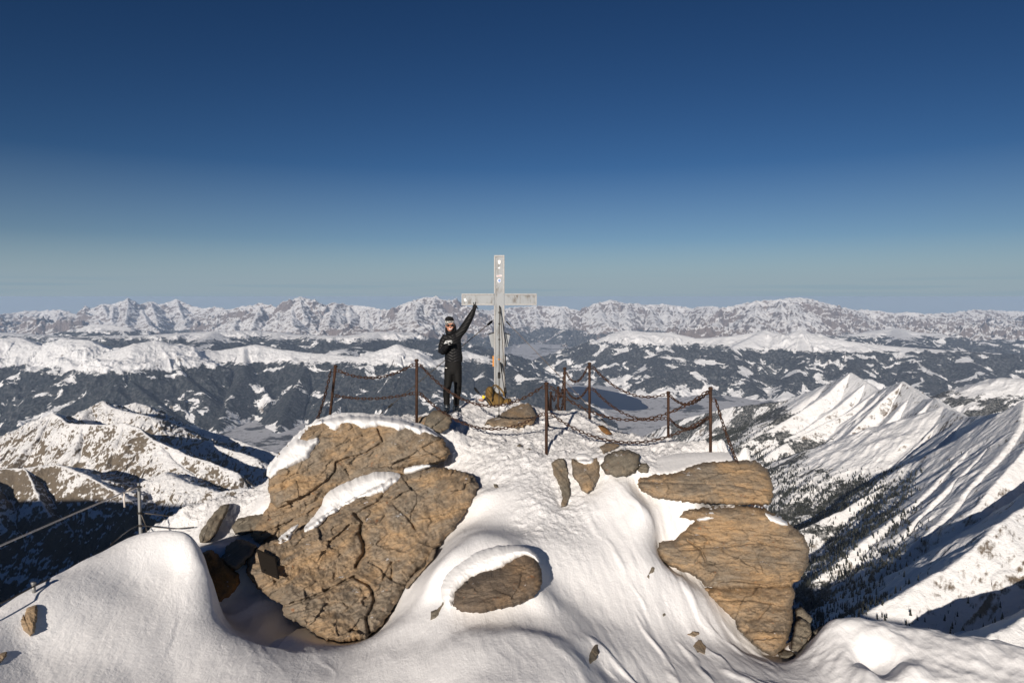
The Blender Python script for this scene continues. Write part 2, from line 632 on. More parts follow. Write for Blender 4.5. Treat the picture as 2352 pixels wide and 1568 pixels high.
X, Y = uv_grid(-220, 2580, 1500, np.concatenate([np.linspace(26500, 46000, 420), np.linspace(46300, 56000, 20)]))
spx = np.array([p[0] for p in sky_pts], float)
main = W(*[(p[0], p[1], ridge_D(p[0])) for p in sky_pts])
lines = [(main, 0.9, 0.50, 60)]
rnd = random.Random(3)
for i in range(1, len(sky_pts) - 1):     # buttresses running down towards the valley
    px, py = sky_pts[i]
    Dr = ridge_D(px)
    if py < 712 or rnd.random() < 0.5:
        sx = rnd.uniform(-26, 26)
        d1, d2 = Dr - rnd.uniform(1.6, 2.6), Dr - rnd.uniform(4.0, 7.5)
        y1 = py + rnd.uniform(14, 26); y2 = py + rnd.uniform(46, 64)
        lines.append((W((px, py + 1, Dr), (px + sx * 0.4, y1, d1), (px + sx, y2, d2)), 0.62, 0.62, 50))
H, DD = roofs(X, Y, lines)
# dark foothills
fh = [(W((-200, 752, 31), (60, 742, 31.5), (180, 752, 31)), 0.3, 0.3, 250), (W((700, 768, 30), (800, 752, 30.5), (870, 762, 30.5), (960, 752, 31), (1010, 768, 30)), 0.4, 0.4, 150),
      (W((1560, 775, 29), (1600, 750, 30), (1660, 765, 29.5)), 0.4, 0.4, 120), (W((1700, 770, 29), (1760, 757, 30), (1800, 775, 29)), 0.4, 0.4, 120),
      (W((2000, 758, 33), (2140, 742, 35), (2260, 750, 34), (2400, 738, 36), (2600, 745, 35)), 0.22, 0.22, 300),
      (W((2050, 775, 28), (2200, 762, 29), (2352, 768, 29), (2500, 760, 29)), 0.25, 0.25, 300)]
H2, _ = roofs(X, Y, fh)
H = np.maximum(H, H2)
wx, wy = X + 500 * fbm(X / 2500, Y / 2500, 3, 5), Y + 500 * fbm(X / 2500, Y / 2500, 3, 9)
rg = ridged(wx / 2100, wy / 2600, 6, 11) - 0.42
rg2 = ridged(wx / 620, wy / 800, 5, 31) - 0.42
damp = 0.14 + 0.86 * sstep(150, 1500, DD)
H = H + rg * 760 * damp + rg2 * 300 * (0.30 + 0.70 * damp) + 60 * fbm(X / 160, Y / 200, 4, 3)
H = np.maximum(H, VALLEY - 60 + 30 * fbm(X / 900, Y / 900, 3, 4))
M_far = mountain_mat('limestone', 1400, -1780, 260, rock=(0.20, 0.165, 0.15), rock_t=0.80, rock_soft=0.10, patch=0.44, patch_scale=1.3, dust=0.25, bump=0.6, rock_noise=0.19)
terrain('mountain_range', X, Y, H, M_far)

# ---- rolling ski hills on the left, between the valley and the far range
X, Y = uv_grid(-330, 1420, 1150, geom(10300, 27500, 560))
lines = [
    # back crest with ski runs
    (W((-350, 768, 21), (0, 764, 22), (150, 773, 21.5), (300, 771, 21), (400, 766, 21), (492, 761, 21.5), (588, 759, 22), (640, 764, 22), (675, 769, 21), (788, 772, 20.5), (868, 762, 21),
       (903, 762, 21), (963, 780, 20.5), (1000, 779, 21), (1025, 800, 20)), 0.30, 0.30, 300),
    (W((130, 772, 25.5), (215, 744, 25.5), (250, 746, 25.2), (295, 752, 25), (340, 768, 25)), 0.40, 0.40, 80),
    # front crest
    (W((-350, 790, 14.6), (-100, 784, 15), (42, 774, 15.6), (92, 795, 15.2), (150, 777, 15.5), (205, 782, 15.3), (245, 810, 15), (307, 790, 14.6), (357, 781, 15), (425, 808, 15.3),
       (500, 805, 15.8), (587, 791, 16.2), (640, 802, 16), (713, 811, 15.8), (833, 820, 15.4), (885, 800, 15.6), (912, 791, 15.6), (950, 808, 15.3), (988, 832, 15), (1068, 806, 16.4),
       (1110, 818, 16), (1176, 848, 15.2), (1240, 872, 14.6), (1290, 900, 13.9), (1345, 935, 13.1), (1400, 975, 12.3)), 0.62, 0.46, 90),
    # spurs falling to the valley
    (W((-40, 785, 15.2), (-60, 850, 13.8), (-80, 960, 12.2)), 0.74, 0.74, 40),
    (W((92, 795, 15.2), (60, 850, 14.2), (75, 900, 13.2), (110, 985, 12)), 0.74, 0.74, 40),
    (W((307, 790, 14.6), (306, 825, 14.2), (270, 850, 13.6), (330, 900, 12.9), (400, 960, 12.2), (440, 1000, 11.6)), 0.78, 0.78, 35),
    (W((307, 790, 14.6), (255, 855, 13.9), (190, 905, 13.2), (175, 960, 12.4)), 0.74, 0.74, 40),
    (W((357, 781, 15), (420, 860, 13.9), (470, 905, 13.2)), 0.74, 0.74, 40),
    (W((560, 796, 16), (560, 860, 14.5), (520, 930, 13.2), (500, 985, 12.2)), 0.74, 0.74, 40),
    (W((713, 811, 15.8), (690, 870, 14.4), (655, 935, 13.2), (640, 990, 12.2)), 0.74, 0.74, 40),
    (W((833, 820, 15.4), (800, 880, 14.2), (770, 950, 13), (760, 1010, 12)), 0.74, 0.74, 40),
    (W((912, 791, 15.6), (930, 850, 14.5), (900, 930, 13.2), (880, 1010, 12)), 0.74, 0.74, 40),
    (W((1010, 828, 15.2), (1010, 880, 14), (1000, 950, 12.8)), 0.74, 0.74, 40),
    (W((1110, 818, 16), (1120, 880, 14.2), (1110, 950, 12.8), (1090, 1000, 12)), 0.74, 0.74, 40),
    
    (W((868, 762, 21), (830, 790, 19), (780, 805, 17.6)), 0.35, 0.35, 150),
    (W((492, 761, 21.5), (470, 780, 19.5), (430, 798, 17.8)), 0.35, 0.35, 150),
    (W((640, 764, 22), (640, 785, 19.5)), 0.35, 0.35, 150),
    (W((1000, 779, 21), (1040, 800, 19)), 0.35, 0.35, 150),
]
H, DD = roofs(X, Y, lines, 40)
wx, wy = X + 260 * fbm(X / 1300, Y / 1300, 3, 15), Y + 260 * fbm(X / 1300, Y / 1300, 3, 19)
rg = ridged(wx / 1300, wy / 1700, 5, 41) - 0.42
damp = 0.05 + 0.95 * sstep(60, 900, DD)
H = H + rg * 300 * damp + 45 * fbm(X / 260, Y / 300, 4, 13) * damp + 14 * fbm(X / 90, Y / 110, 3, 14)
H = np.maximum(H, VALLEY - 60 + 30 * fbm(X / 900, Y / 900, 3, 4))
M_hill = mountain_mat('forest_hill', 900, -1490, 210, rock=(0.19, 0.165, 0.14), rock_t=0.55, rock_soft=0.08, patch=0.415, patch_scale=1.5, dust=0.14, bump=0.55,
                      low_open=(-2440, -2330, 0.10), rock_noise=0.2, far_up=(17300, 18500, 230))
terrain('forested_hills', X, Y, H, M_hill)

# ---- hills right of the lake
X, Y = uv_grid(1215, 2700, 1000, geom(11500, 31500, 560))


def far_scale(q, k=1.15):
    return (q[0] * k, q[1] * k, q[2] * k)


lines = [
    (W((1246, 846, 20.5), (1301, 812, 20), (1351, 787, 19.6), (1401, 771, 19.4), (1441, 758, 19.4), (1480, 762, 19.2), (1538, 764, 19), (1601, 777, 18.6), (1676, 772, 18.2), (1758, 759, 18),
       (1800, 768, 17.6), (1839, 759, 17.4), (1876, 772, 17), (1964, 786, 16.6), (2050, 795, 16.4), (2200, 806, 16), (2352, 815, 15.6)), 0.42, 0.42, 110),
    (W((1940, 770, 22), (2056, 754, 23), (2110, 764, 22.5), (2154, 766, 22), (2239, 785, 21), (2300, 779, 22), (2400, 784, 21), (2600, 778, 22)), 0.34, 0.34, 160),
    (W((1758, 759, 18), (1676, 800, 16.6), (1580, 835, 15.8), (1513, 862, 15.2), (1470, 895, 14.7)), 0.52, 0.52, 60),
    (W((1676, 800, 16.6), (1690, 850, 15.4), (1740, 905, 14.2), (1770, 945, 13.3)), 0.50, 0.52, 60),
    (W((1839, 759, 17.4), (1850, 830, 15.6), (1800, 900, 14.2)), 0.5, 0.52, 70),
    (W((1964, 786, 16.6), (1960, 850, 15), (1940, 920, 13.6)), 0.45, 0.5, 80),
    (W((2080, 798, 16.2), (2120, 850, 14.8), (2100, 920, 13.4)), 0.42, 0.42, 90),
    (W((2200, 806, 16), (2250, 860, 14.4), (2240, 930, 13)), 0.42, 0.42, 90),
    (W((1441, 758, 19.4), (1430, 810, 18), (1400, 860, 16.8), (1390, 885, 16.2)), 0.45, 0.45, 80),
    (W((1538, 764, 19), (1530, 810, 17.6), (1490, 850, 16.4)), 0.45, 0.45, 80),
    (W((1351, 787, 19.6), (1330, 830, 18.6), (1310, 865, 17.8)), 0.5, 0.5, 80),
    (W((2056, 754, 23), (2090, 785, 20), (2140, 800, 18.5)), 0.35, 0.35, 150),
]
H, DD = roofs(X, Y, [([far_scale(q) for q in l], a, b, r) for l, a, b, r in lines], 40)
wx, wy = X + 260 * fbm(X / 1300, Y / 1300, 3, 25), Y + 260 * fbm(X / 1300, Y / 1300, 3, 29)
rg = ridged(wx / 1250, wy / 1600, 5, 51) - 0.42
damp = 0.05 + 0.95 * sstep(60, 900, DD)
H = H + rg * 320 * damp + 45 * fbm(X / 260, Y / 300, 4, 23) * damp + 14 * fbm(X / 90, Y / 110, 3, 24)
H = np.maximum(H, VALLEY - 60 + 30 * fbm(X / 900, Y / 900, 3, 4))
M_hill2 = mountain_mat('meadow_hill', 900, -1480, 200, rock=(0.19, 0.165, 0.14), rock_t=0.55, rock_soft=0.08, patch=0.44, patch_scale=1.8, dust=0.20, bump=0.55,
                       low_open=(-2440, -2150, 0.10), rock_noise=0.22)
terrain('meadow_hills', X, Y, H, M_hill2)

# ---- snow ridge with parallel spurs on the right
X, Y = uv_grid(1480, 2620, 1150, geom(1000, 8600, 1000))
main = W((1480, 1000, 7.9), (1550, 965, 7.6), (1682, 934, 7.1), (1799, 921, 6.7), (1901, 882, 6.2), (1955, 855, 5.8), (1990, 878, 5.5), (2018, 897, 5.3), (2045, 886, 5.1), (2074, 875, 4.9),
         (2125, 918, 4.5), (2147, 912, 4.3), (2169, 934, 4.1), (2223, 958, 3.7), (2270, 952, 3.35), (2308, 945, 3.1), (2352, 921, 2.95), (2450, 900, 2.75), (2620, 850, 2.5))
SP = [
    (main, 0.70, 1.02, 4),
    (W((2169, 934, 4.1), (2200, 947, 4.6), (2225, 958, 5.0)), 0.5, 0.5, 20),
    (W((1901, 882, 6.2), (1790, 960, 6.0), (1690, 1030, 5.7)), 0.52, 0.50, 20),
    (W((1955, 855, 5.8), (1905, 900, 5.62), (1840, 945, 5.45), (1770, 985, 5.3), (1690, 1030, 5.15)), 1.0, 0.85, 6),
    (W((2018, 897, 5.3), (1950, 945, 5.1), (1870, 985, 4.95), (1780, 1030, 4.8), (1720, 1080, 4.65)), 1.0, 0.85, 6),
    (W((2074, 875, 4.9), (2010, 935, 4.75), (1950, 995, 4.6), (1880, 1060, 4.45), (1800, 1130, 4.3), (1755, 1170, 4.2)), 1.0, 0.9, 5),
    (W((2147, 912, 4.3), (2075, 985, 4.17), (2000, 1045, 4.05), (1920, 1110, 3.9), (1840, 1170, 3.8)), 1.0, 0.9, 5),
    (W((2223, 958, 3.7), (2190, 990, 3.55), (2157, 1018, 3.42), (2130, 1040, 3.36), (2050, 1105, 3.22), (1940, 1170, 3.1), (1823, 1222, 3.0)), 1.0, 0.9, 5),
    (W((2308, 945, 3.1), (2260, 1000, 2.95), (2190, 1070, 2.8), (2100, 1155, 2.66), (1990, 1240, 2.52), (1880, 1330, 2.42), (1800, 1400, 2.36)), 0.95, 0.85, 5),
    (W((2352, 921, 2.95), (2340, 985, 2.72), (2280, 1060, 2.56), (2200, 1150, 2.42), (2090, 1260, 2.28), (1960, 1370, 2.16), (1880, 1430, 2.1)), 0.9, 0.85, 6),
    (W((2620, 1000, 2.25), (2450, 1090, 2.1), (2352, 1165, 1.98), (2291, 1203, 1.9), (2250, 1245, 1.85), (2180, 1300, 1.8), (2080, 1360, 1.74), (1985, 1415, 1.7), (1900, 1470, 1.66)), 0.95, 0.9, 5),
    (W((2620, 1290, 1.55), (2480, 1370, 1.45), (2352, 1412, 1.38), (2270, 1452, 1.33), (2200, 1500, 1.3)), 0.95, 0.9, 5),
    # lesser ribs between the spurs
    (W((1990, 878, 5.5), (1930, 930, 5.36), (1850, 985, 5.2), (1760, 1030, 5.0)), 0.95, 0.8, 5),
    (W((2045, 886, 5.1), (1985, 940, 4.95), (1920, 1000, 4.8), (1840, 1060, 4.65)), 0.95, 0.85, 5),
    (W((2100, 900, 4.7), (2040, 968, 4.52), (1970, 1035, 4.36), (1890, 1100, 4.2), (1830, 1150, 4.1)), 0.98, 0.88, 4),
    (W((2185, 946, 3.98), (2120, 1012, 3.84), (2050, 1075, 3.72), (1960, 1140, 3.6)), 0.98, 0.88, 4),
    (W((2262, 958, 3.42), (2222, 1003, 3.25), (2170, 1060, 3.12), (2090, 1120, 3.0)), 0.98, 0.88, 4),
    (W((2335, 934, 3.02), (2300, 992, 2.83), (2245, 1052, 2.7), (2160, 1135, 2.56), (2080, 1215, 2.45)), 0.95, 0.88, 4),
    (W((2400, 930, 2.85), (2370, 1010, 2.55), (2310, 1085, 2.4), (2240, 1165, 2.28)), 0.95, 0.88, 4),
    # valley spur with dark forest below the left shoulder
    (W((1690, 985, 6.4), (1600, 1020, 6.9), (1520, 1050, 7.3)), 0.5, 0.5, 40),
]
# rounded pale hill with a wooded flank behind the ridge, far right
SP2 = [(W((2140, 960, 7.2), (2220, 905, 7.3), (2262, 880, 7.3), (2310, 868, 7.3), (2380, 870, 7.2), (2620, 860, 7.2)), 0.55, 0.50, 140)]
wxo = 45 * fbm(X / 420, Y / 420, 4, 61); wyo = 45 * fbm(X / 420, Y / 420, 4, 67)
H, DD = roofs(X + wxo * 0.35, Y + wyo * 0.35, SP)
Hb, DDb = roofs(X + wxo, Y + wyo, SP2)
H = np.maximum(H, Hb); DD = np.where(Hb >= H, DDb, DD)
floor_z = -1320 - 0.16 * np.clip(Y - 3000, -2500, 9000)
# gullies running down the faces
rg = ridged(X / 420 + 0.3 * fbm(X / 300, Y / 300, 2, 5), Y / 95, 4, 71) - 0.4
rg2 = ridged(X / 130, Y / 46, 4, 77) - 0.4
damp = sstep(5, 160, DD)
al_ = X * 0.875 + Y * 0.485; ac_ = -X * 0.485 + Y * 0.875 + 30 * fbm(X / 250, Y / 250, 3, 171)
H = H + ((ridged(al_ / 1100, ac_ / 170, 3, 173) - 0.45) * 30 * damp + (ridged(al_ / 420, ac_ / 60, 3, 175) - 0.45) * 8 * (0.15 + damp)) * np.clip(0.6 + 1.6 * fbm(X / 420, Y / 420, 3, 179), 0.1, 1.3)
H = H + 6 * fbm(X / 60, Y / 60, 4, 177) * (1 - damp)
H = H + rg * 2 * (0.12 + damp) + 2.5 * fbm(X / 26, Y / 26, 4, 73) + 9 * fbm(X / 120, Y / 120, 4, 75) * damp + 22 * (ridged(X / 330, Y / 210, 4, 79) - 0.42) * damp
k = 60.0
hh = np.clip(0.5 + 0.5 * (H - floor_z) / k, 0, 1)
H = floor_z * (1 - hh) + H * hh + k * hh * (1 - hh)
RIDGE_XYH = (X, Y, H)
M_ridge = mountain_mat('alpine_snow', 260, -1030, 120, rock=(0.17, 0.135, 0.10), rock_t=0.62, rock_soft=0.07, patch=0.50, patch_scale=0.9, dust=0.45, bump=0.55,
                       forest=(0.022, 0.024, 0.02), stretch=(1, 1.6, 1), rock_noise=0.30)
terrain('snow_ridge', X, Y, H, M_ridge)

# ---- rocky peaks and basin on the left
X, Y = uv_grid(-420, 760, 900, geom(1150, 4900, 900))
LP = [
    (W((-420, 1120, 3.3), (-150, 1085, 3.3), (0, 1042, 3.35), (62, 1000, 3.4), (95, 968, 3.42), (118, 949, 3.45), (150, 966, 3.55), (178, 972, 3.6), (198, 944, 3.75), (215, 938, 3.8), (237, 920, 3.85),
       (258, 936, 3.8), (290, 945, 3.75), (340, 955, 3.6), (400, 972, 4.0), (460, 985, 4.05), (525, 1004, 4.0), (580, 1024, 3.95), (640, 1042, 3.9), (720, 1075, 3.8)), 0.55, 0.62, 8),
    (W((270, 952, 4.3), (290, 930, 4.3), (312, 924, 4.3), (335, 930, 4.3), (352, 955, 4.3)), 0.7, 0.6, 12),
    # near rib: brown rock face lit by the sun
    (W((118, 949, 3.45), (160, 972, 3.25), (230, 976, 3.15), (285, 972, 3.1), (320, 985, 3.02), (360, 1012, 2.95), (420, 1040, 2.85), (480, 1062, 2.75), (540, 1085, 2.7)), 0.95, 0.80, 6),
    (W((285, 972, 3.1), (262, 1020, 2.95), (250, 1062, 2.86), (240, 1090, 2.8)), 0.75, 0.75, 6),
    (W((195, 975, 3.2), (170, 1030, 3.0), (130, 1070, 2.9)), 0.75, 0.75, 6),
    (W((118, 949, 3.45), (80, 1010, 3.2), (30, 1060, 3.05)), 0.75, 0.75, 6),
    (W((360, 1012, 2.95), (400, 1060, 2.8), (440, 1092, 2.7)), 0.6, 0.6, 8),
    (W((470, 1012, 3.5), (520, 1030, 3.35), (590, 1052, 3.2)), 0.8, 0.7, 8),
    # dark cliffs in the shade
    (W((-420, 1060, 2.3), (-200, 1072, 2.4), (0, 1076, 2.5), (60, 1074, 2.52), (130, 1066, 2.55), (165, 1078, 2.5), (205, 1094, 2.45), (250, 1120, 2.4), (300, 1150, 2.35)), 0.5, 0.95, 5),
    (W((60, 1074, 2.52), (90, 1140, 2.35), (110, 1185, 2.27)), 0.9, 0.9, 4),
    (W((-60, 1076, 2.47), (-20, 1150, 2.28), (10, 1210, 2.2)), 0.9, 0.9, 4),
    (W((380, 1085, 2.6), (430, 1110, 2.5), (500, 1130, 2.45), (560, 1120, 2.5)), 0.5, 0.6, 10),
]
wxo = 40 * fbm(X / 200, Y / 200, 4, 81); wyo = 40 * fbm(X / 200, Y / 200, 4, 87)
H, DD = roofs(X + wxo * 0.4, Y + wyo * 0.4, LP)
damp = sstep(3, 110, DD)
H = H + (ridged(X / 110, Y / 240, 5, 91) - 0.42) * 26 * (0.12 + damp) + (ridged(X / 40, Y / 80, 4, 95) - 0.42) * 8 * (0.3 + damp) + 3 * fbm(X / 14, Y / 14, 4, 96)
floor_z = -905 + 0.045 * (Y - 2000) + 26 * fbm(X / 240, Y / 240, 5, 93) - 0.10 * np.clip(-X - 900, 0, 2000) + 0.02 * X
far_drop = np.clip(Y - 3500, 0, 5000) * 0.75
floor_z = floor_z - far_drop
k = 40.0
hh = np.clip(0.5 + 0.5 * (H - floor_z) / k, 0, 1)
H = floor_z * (1 - hh) + H * hh + k * hh * (1 - hh)
M_peak = mountain_mat('rocky_snow', 170, -5000, 100, rock=(0.17, 0.14, 0.105), rock_t=0.79, rock_soft=0.05, patch=0.0, dust=0.3, bump=0.6, rock_noise=0.22)
terrain('rocky_peak', X, Y, H, M_peak)

# ---- the mountain under the summit, falling away on all sides; its ridges, out of view, are laid out to shade the left basin and lower right
th = np.linspace(0, 2 * np.pi, 181)
rr = np.concatenate([[4.0], geom(9, 3600, 90)])
X = (rr[:, None] * np.cos(th)[None, :]); Y = 6 + rr[:, None] * np.sin(th)[None, :]
body = [
    ([(0.5, 9, -14), (-60, -20, -38), (-300, -120, -55), (-800, 60, -60), (-1200, 260, -25), (-1700, 330, -8), (-2600, 420, -30), (-4200, 500, -250)], 0.85, 0.80, 4),
    ([(0.5, 9, -14), (80, -60, -60), (350, -260, -130), (900, -420, -180), (1700, -520, -240), (3500, -900, -500)], 0.80, 0.85, 4),
]
H, DD = roofs(X, Y, body)
H = H + (ridged(X / 130, Y / 130, 4, 101) - 0.42) * 40 * sstep(30, 300, DD)
low = np.where(X < 0, -960.0, -960 - np.clip(X, 0, 900) * 0.6)
H = np.maximum(H, low - 40 + 0 * X)
terrain('mountain_slope', X, Y, H, M_peak)
# ------------------------------------------------------------------ summit: snow materials
n = NT('summit_snow')
o_ = n.obj()
big = n.noise(o_, 0.9, 5, 0.6)
mid = n.noise(n.mapping(o_, (1, 0.35, 1), (0, 0, 0.35)), 4.5, 7, 0.6, 0.4)
fin = n.noise(o_, 34, 6, 0.65)
gr = n.noise(o_, 220, 3, 0.7)
tr = n.attr('rough')
hgt = n.m('ADD', n.m('MULTIPLY', mid, 0.5), n.m('MULTIPLY', fin, n.m('ADD', 0.10, n.m('MULTIPLY', tr, 0.5))))
hgt = n.m('ADD', hgt, n.m('MULTIPLY', gr, 0.03))
tint = n.mix(big, (0.80, 0.80, 0.815), (0.87, 0.865, 0.865))
M_snow = n.set(tint, 0.62, 0, n.bump(hgt, 0.75, 0.07), 0.25)

n = NT('cap_snow')
o_ = n.obj()
big = n.noise(o_, 1.6, 5, 0.6)
fin = n.noise(o_, 22, 7, 0.62)
M_cap = n.set(n.mix(big, (0.82, 0.82, 0.83), (0.88, 0.875, 0.87)), 0.62, 0, n.bump(n.m('ADD', n.m('MULTIPLY', big, 0.5), n.m('MULTIPLY', fin, 0.35)), 0.5, 0.03), 0.25)


def rock_mat(name, rot, ochre=(0.47, 0.315, 0.175), grey=(0.29, 0.24, 0.185), dark=(0.075, 0.06, 0.045), warm=0.5, stretch=5.0):
    """foliated gneiss; rot = tilt of the bedding seen from the front"""
    n = NT(name)
    o = n.obj()
    v = n.mapping(n.mapping(o, (1, 1, 1), (0, rot, 0)), (1.0, 1.0, stretch))
    big = n.noise(n.mapping(n.mapping(o, (1, 1, 1), (0, rot, 0)), (1, 1, 1.8)), 1.3, 6, 0.62, 0.5)
    lay = n.noise(v, 2.2, 10, 0.68, 0.9)
    thin = n.noise(n.mapping(v, (1, 1, 2.2)), 7, 8, 0.7, 0.5)
    speck = n.noise(o, 60, 5, 0.75)
    spots = n.noise(o, 11, 5, 0.6)
    c = n.mix(n.ss(0.5 - warm * 0.24, 0.78 - warm * 0.24, big), grey, ochre)
    c = n.mix(n.m('MULTIPLY', n.ss(0.40, 0.62, lay), 0.62), c, tuple(x * 0.55 for x in grey))
    c = n.mix(n.m('MULTIPLY', n.ss(0.56, 0.72, thin), 0.6), c, dark)
    c = n.mix(n.m('MULTIPLY', n.ss(0.55, 0.78, n.m('SUBTRACT', 1.0, thin)), 0.45), c, tuple(min(1, x * 1.5) for x in ochre))
    c = n.mix(n.m('MULTIPLY', n.ss(0.54, 0.72, speck), 0.35), c, (0.42, 0.36, 0.28))
    c = n.mix(n.m('MULTIPLY', n.ss(0.54, 0.74, n.m('SUBTRACT', 1.0, speck)), 0.55), c, dark)
    c = n.mix(n.m('MULTIPLY', n.ss(0.64, 0.72, spots), 0.55), c, (0.33, 0.12, 0.035))
    dustn = n.noise(o, 5, 7, 0.7)
    sn = n.m('MULTIPLY', n.ss(0.86, 0.97, n.sep(n.geo('Normal'))[2]), n.ss(0.62, 0.66, dustn))
    c = n.mix(sn, c, (0.82, 0.82, 0.83))
    h = n.m('ADD', n.m('MULTIPLY', lay, 0.6), n.m('ADD', n.m('MULTIPLY', thin, 0.45), n.m('MULTIPLY', speck, 0.16)))
    return n.set(c, 0.85, 0, n.bump(h, 1.0, 0.05), 0.25)


M_rockL = rock_mat('gneiss_tilted', R(24), warm=0.50)
M_rockR = rock_mat('gneiss_flat', R(4), warm=0.62, stretch=5.5)
M_rockG = rock_mat('gneiss_grey', R(28), ochre=(0.29, 0.215, 0.14), grey=(0.22, 0.195, 0.155), warm=0.35)
M_rockO = rock_mat('gneiss_rust', R(60), ochre=(0.33, 0.16, 0.05), grey=(0.16, 0.10, 0.05), warm=0.8, stretch=1.5)

# ------------------------------------------------------------------ rocks: real volumes with a bulging front, a back and a bedding
GROUND = []          # (x, y, z) control points of the snow surface


def ground(*pts):
    for p in pts: GROUND.append(P(*p)[:])


def plane_fit(pts):
    A = np.array([[1, p[0] / 1000, p[1] / 1000] for p in pts]); b = np.array([p[2] for p in pts])
    if len(pts) < 3: A = A[:, [0, 2]]
    c, *_ = np.linalg.lstsq(A, b, rcond=None)
    if len(c) == 2: c = np.array([c[0], 0, c[1]])
    return lambda x, y: c[0] + c[1] * x / 1000 + c[2] * y / 1000


def jag(poly, step, amp, seed, freq=0.05):
    out = []
    m = len(poly)
    for i in range(m):
        a, b = poly[i], poly[(i + 1) % m]
        L = math.hypot(b[0] - a[0], b[1] - a[1])
        k = max(1, int(L / step))
        for j in range(k):
            t = j / k
            out.append((a[0] + (b[0] - a[0]) * t, a[1] + (b[1] - a[1]) * t))
    q = np.array(out)
    if amp > 0:
        q = q + amp * np.stack([fbm(q[:, 0] * freq, q[:, 1] * freq, 4, seed, 0.65), fbm(q[:, 0] * freq, q[:, 1] * freq, 4, seed + 50, 0.65)], -1) * 2
    return q


def smooth_poly(poly, it=2):
    q = [tuple(map(float, p)) for p in poly]
    for _ in range(it):
        r = []
        for i in range(len(q)):
            a, b = q[i], q[(i + 1) % len(q)]
            r.append((a[0] * .75 + b[0] * .25, a[1] * .75 + b[1] * .25)); r.append((a[0] * .25 + b[0] * .75, a[1] * .25 + b[1] * .75))
        q = r
    return q


def poly_grid(q, step):
    x0, y0 = q.min(0) - step; x1, y1 = q.max(0) + step
    gx = np.arange(x0, x1 + step, step); gy = np.arange(y0, y1 + step, step)
    GX, GY = np.meshgrid(gx, gy)
    a = q; b = np.roll(q, -1, 0)
    ins = np.zeros(GX.shape, bool); d2 = np.full(GX.shape, 1e18); NX = GX.copy(); NY = GY.copy()
    for (ax, ay), (bx, by) in zip(a, b):
        if ay != by:
            c = (ay > GY) != (by > GY)
            ins ^= c & (GX < (bx - ax) * (GY - ay) / (by - ay) + ax)
        dx, dy = bx - ax, by - ay
        t = np.clip(((GX - ax) * dx + (GY - ay) * dy) / (dx * dx + dy * dy + 1e-12), 0, 1)
        qx, qy = ax + t * dx, ay + t * dy
        dd = (GX - qx) ** 2 + (GY - qy) ** 2
        m = dd < d2
        d2 = np.where(m, dd, d2); NX = np.where(m, qx, NX); NY = np.where(m, qy, NY)
    cell = ins[:-1, :-1] | ins[1:, :-1] | ins[:-1, 1:] | ins[1:, 1:]
    used = np.zeros(GX.shape, bool)
    for sl in ((slice(None, -1), slice(None, -1)), (slice(1, None), slice(None, -1)), (slice(None, -1), slice(1, None)), (slice(1, None), slice(1, None))):
        used[sl] |= cell
    out = used & ~ins
    GX = np.where(out, NX, GX); GY = np.where(out, NY, GY)
    d = np.where(out, 0.0, np.sqrt(d2))
    return GX, GY, d, cell, used


def seg_dist(X, Y, line):
    d = np.full(X.shape, 1e9)
    for (ax, ay), (bx, by) in zip(line[:-1], line[1:]):
        dx, dy = bx - ax, by - ay
        t = np.clip(((X - ax) * dx + (Y - ay) * dy) / (dx * dx + dy * dy + 1e-9), 0, 1)
        d = np.minimum(d, np.hypot(X - ax - t * dx, Y - ay - t * dy))
    return d


def blob(name, q, step, front, back, mat, parent=None):
    """closed solid over the outline q: front(x, y, d) and back(x, y, d) give distances ahead of the camera"""
    GX, GY, d, cell, used = poly_grid(q, step)
    idx = -np.ones(GX.shape, int); idx[used] = np.arange(used.sum())
    x, y, dd = GX[used], GY[used], d[used]
    inner = dd > 1e-6
    f = np.stack(Pn(x, y, front(x, y, dd)), -1)
    bi = -np.ones(GX.shape, int)
    usedi = used & (d > 1e-6)
    bi[usedi] = used.sum() + np.arange(usedi.sum())
    bi[used & ~usedi] = idx[used & ~usedi]
    xb, yb, db = GX[usedi], GY[usedi], d[usedi]
    bk = np.stack(Pn(xb, yb, back(xb, yb, db)), -1)
    cy, cx = np.nonzero(cell)

    def faces(ix, flip):
        a = np.stack([ix[cy, cx], ix[cy + 1, cx], ix[cy + 1, cx + 1], ix[cy, cx + 1]], -1)
        return a[:, ::-1] if flip else a
    F = np.concatenate([faces(idx, False), faces(bi, True)])
    return mesh_np(name, np.concatenate([f, bk]), F, mat, parent)


def facets(u, v, seed, cell):
    """piecewise planar relief: every cell of a jittered grid is a tilted plane"""
    u = u / cell[0]; v = v / cell[1]
    iu, iv = np.floor(u).astype(int), np.floor(v).astype(int)
    best = np.full(u.shape, 1e9); h = np.zeros(u.shape)

    def rnd_(a, b, k):
        return _PERM[(_PERM[(_PERM[(a + seed) & 255] + b) & 255] + k) & 255] / 255.0
    for du in (-1, 0, 1):
        for dv in (-1, 0, 1):
            a, b = iu + du, iv + dv
            cx, cy = a + rnd_(a, b, 1), b + rnd_(a, b, 2)
            d = (u - cx) ** 2 + (v - cy) ** 2
            hh = (rnd_(a, b, 3) - 0.5) * 1.5 * (u - cx) + (rnd_(a, b, 4) - 0.5) * 1.5 * (v - cy) + (rnd_(a, b, 5) - 0.5) * 0.7
            m = d < best
            best = np.where(m, d, best); h = np.where(m, hh, h)
    return h


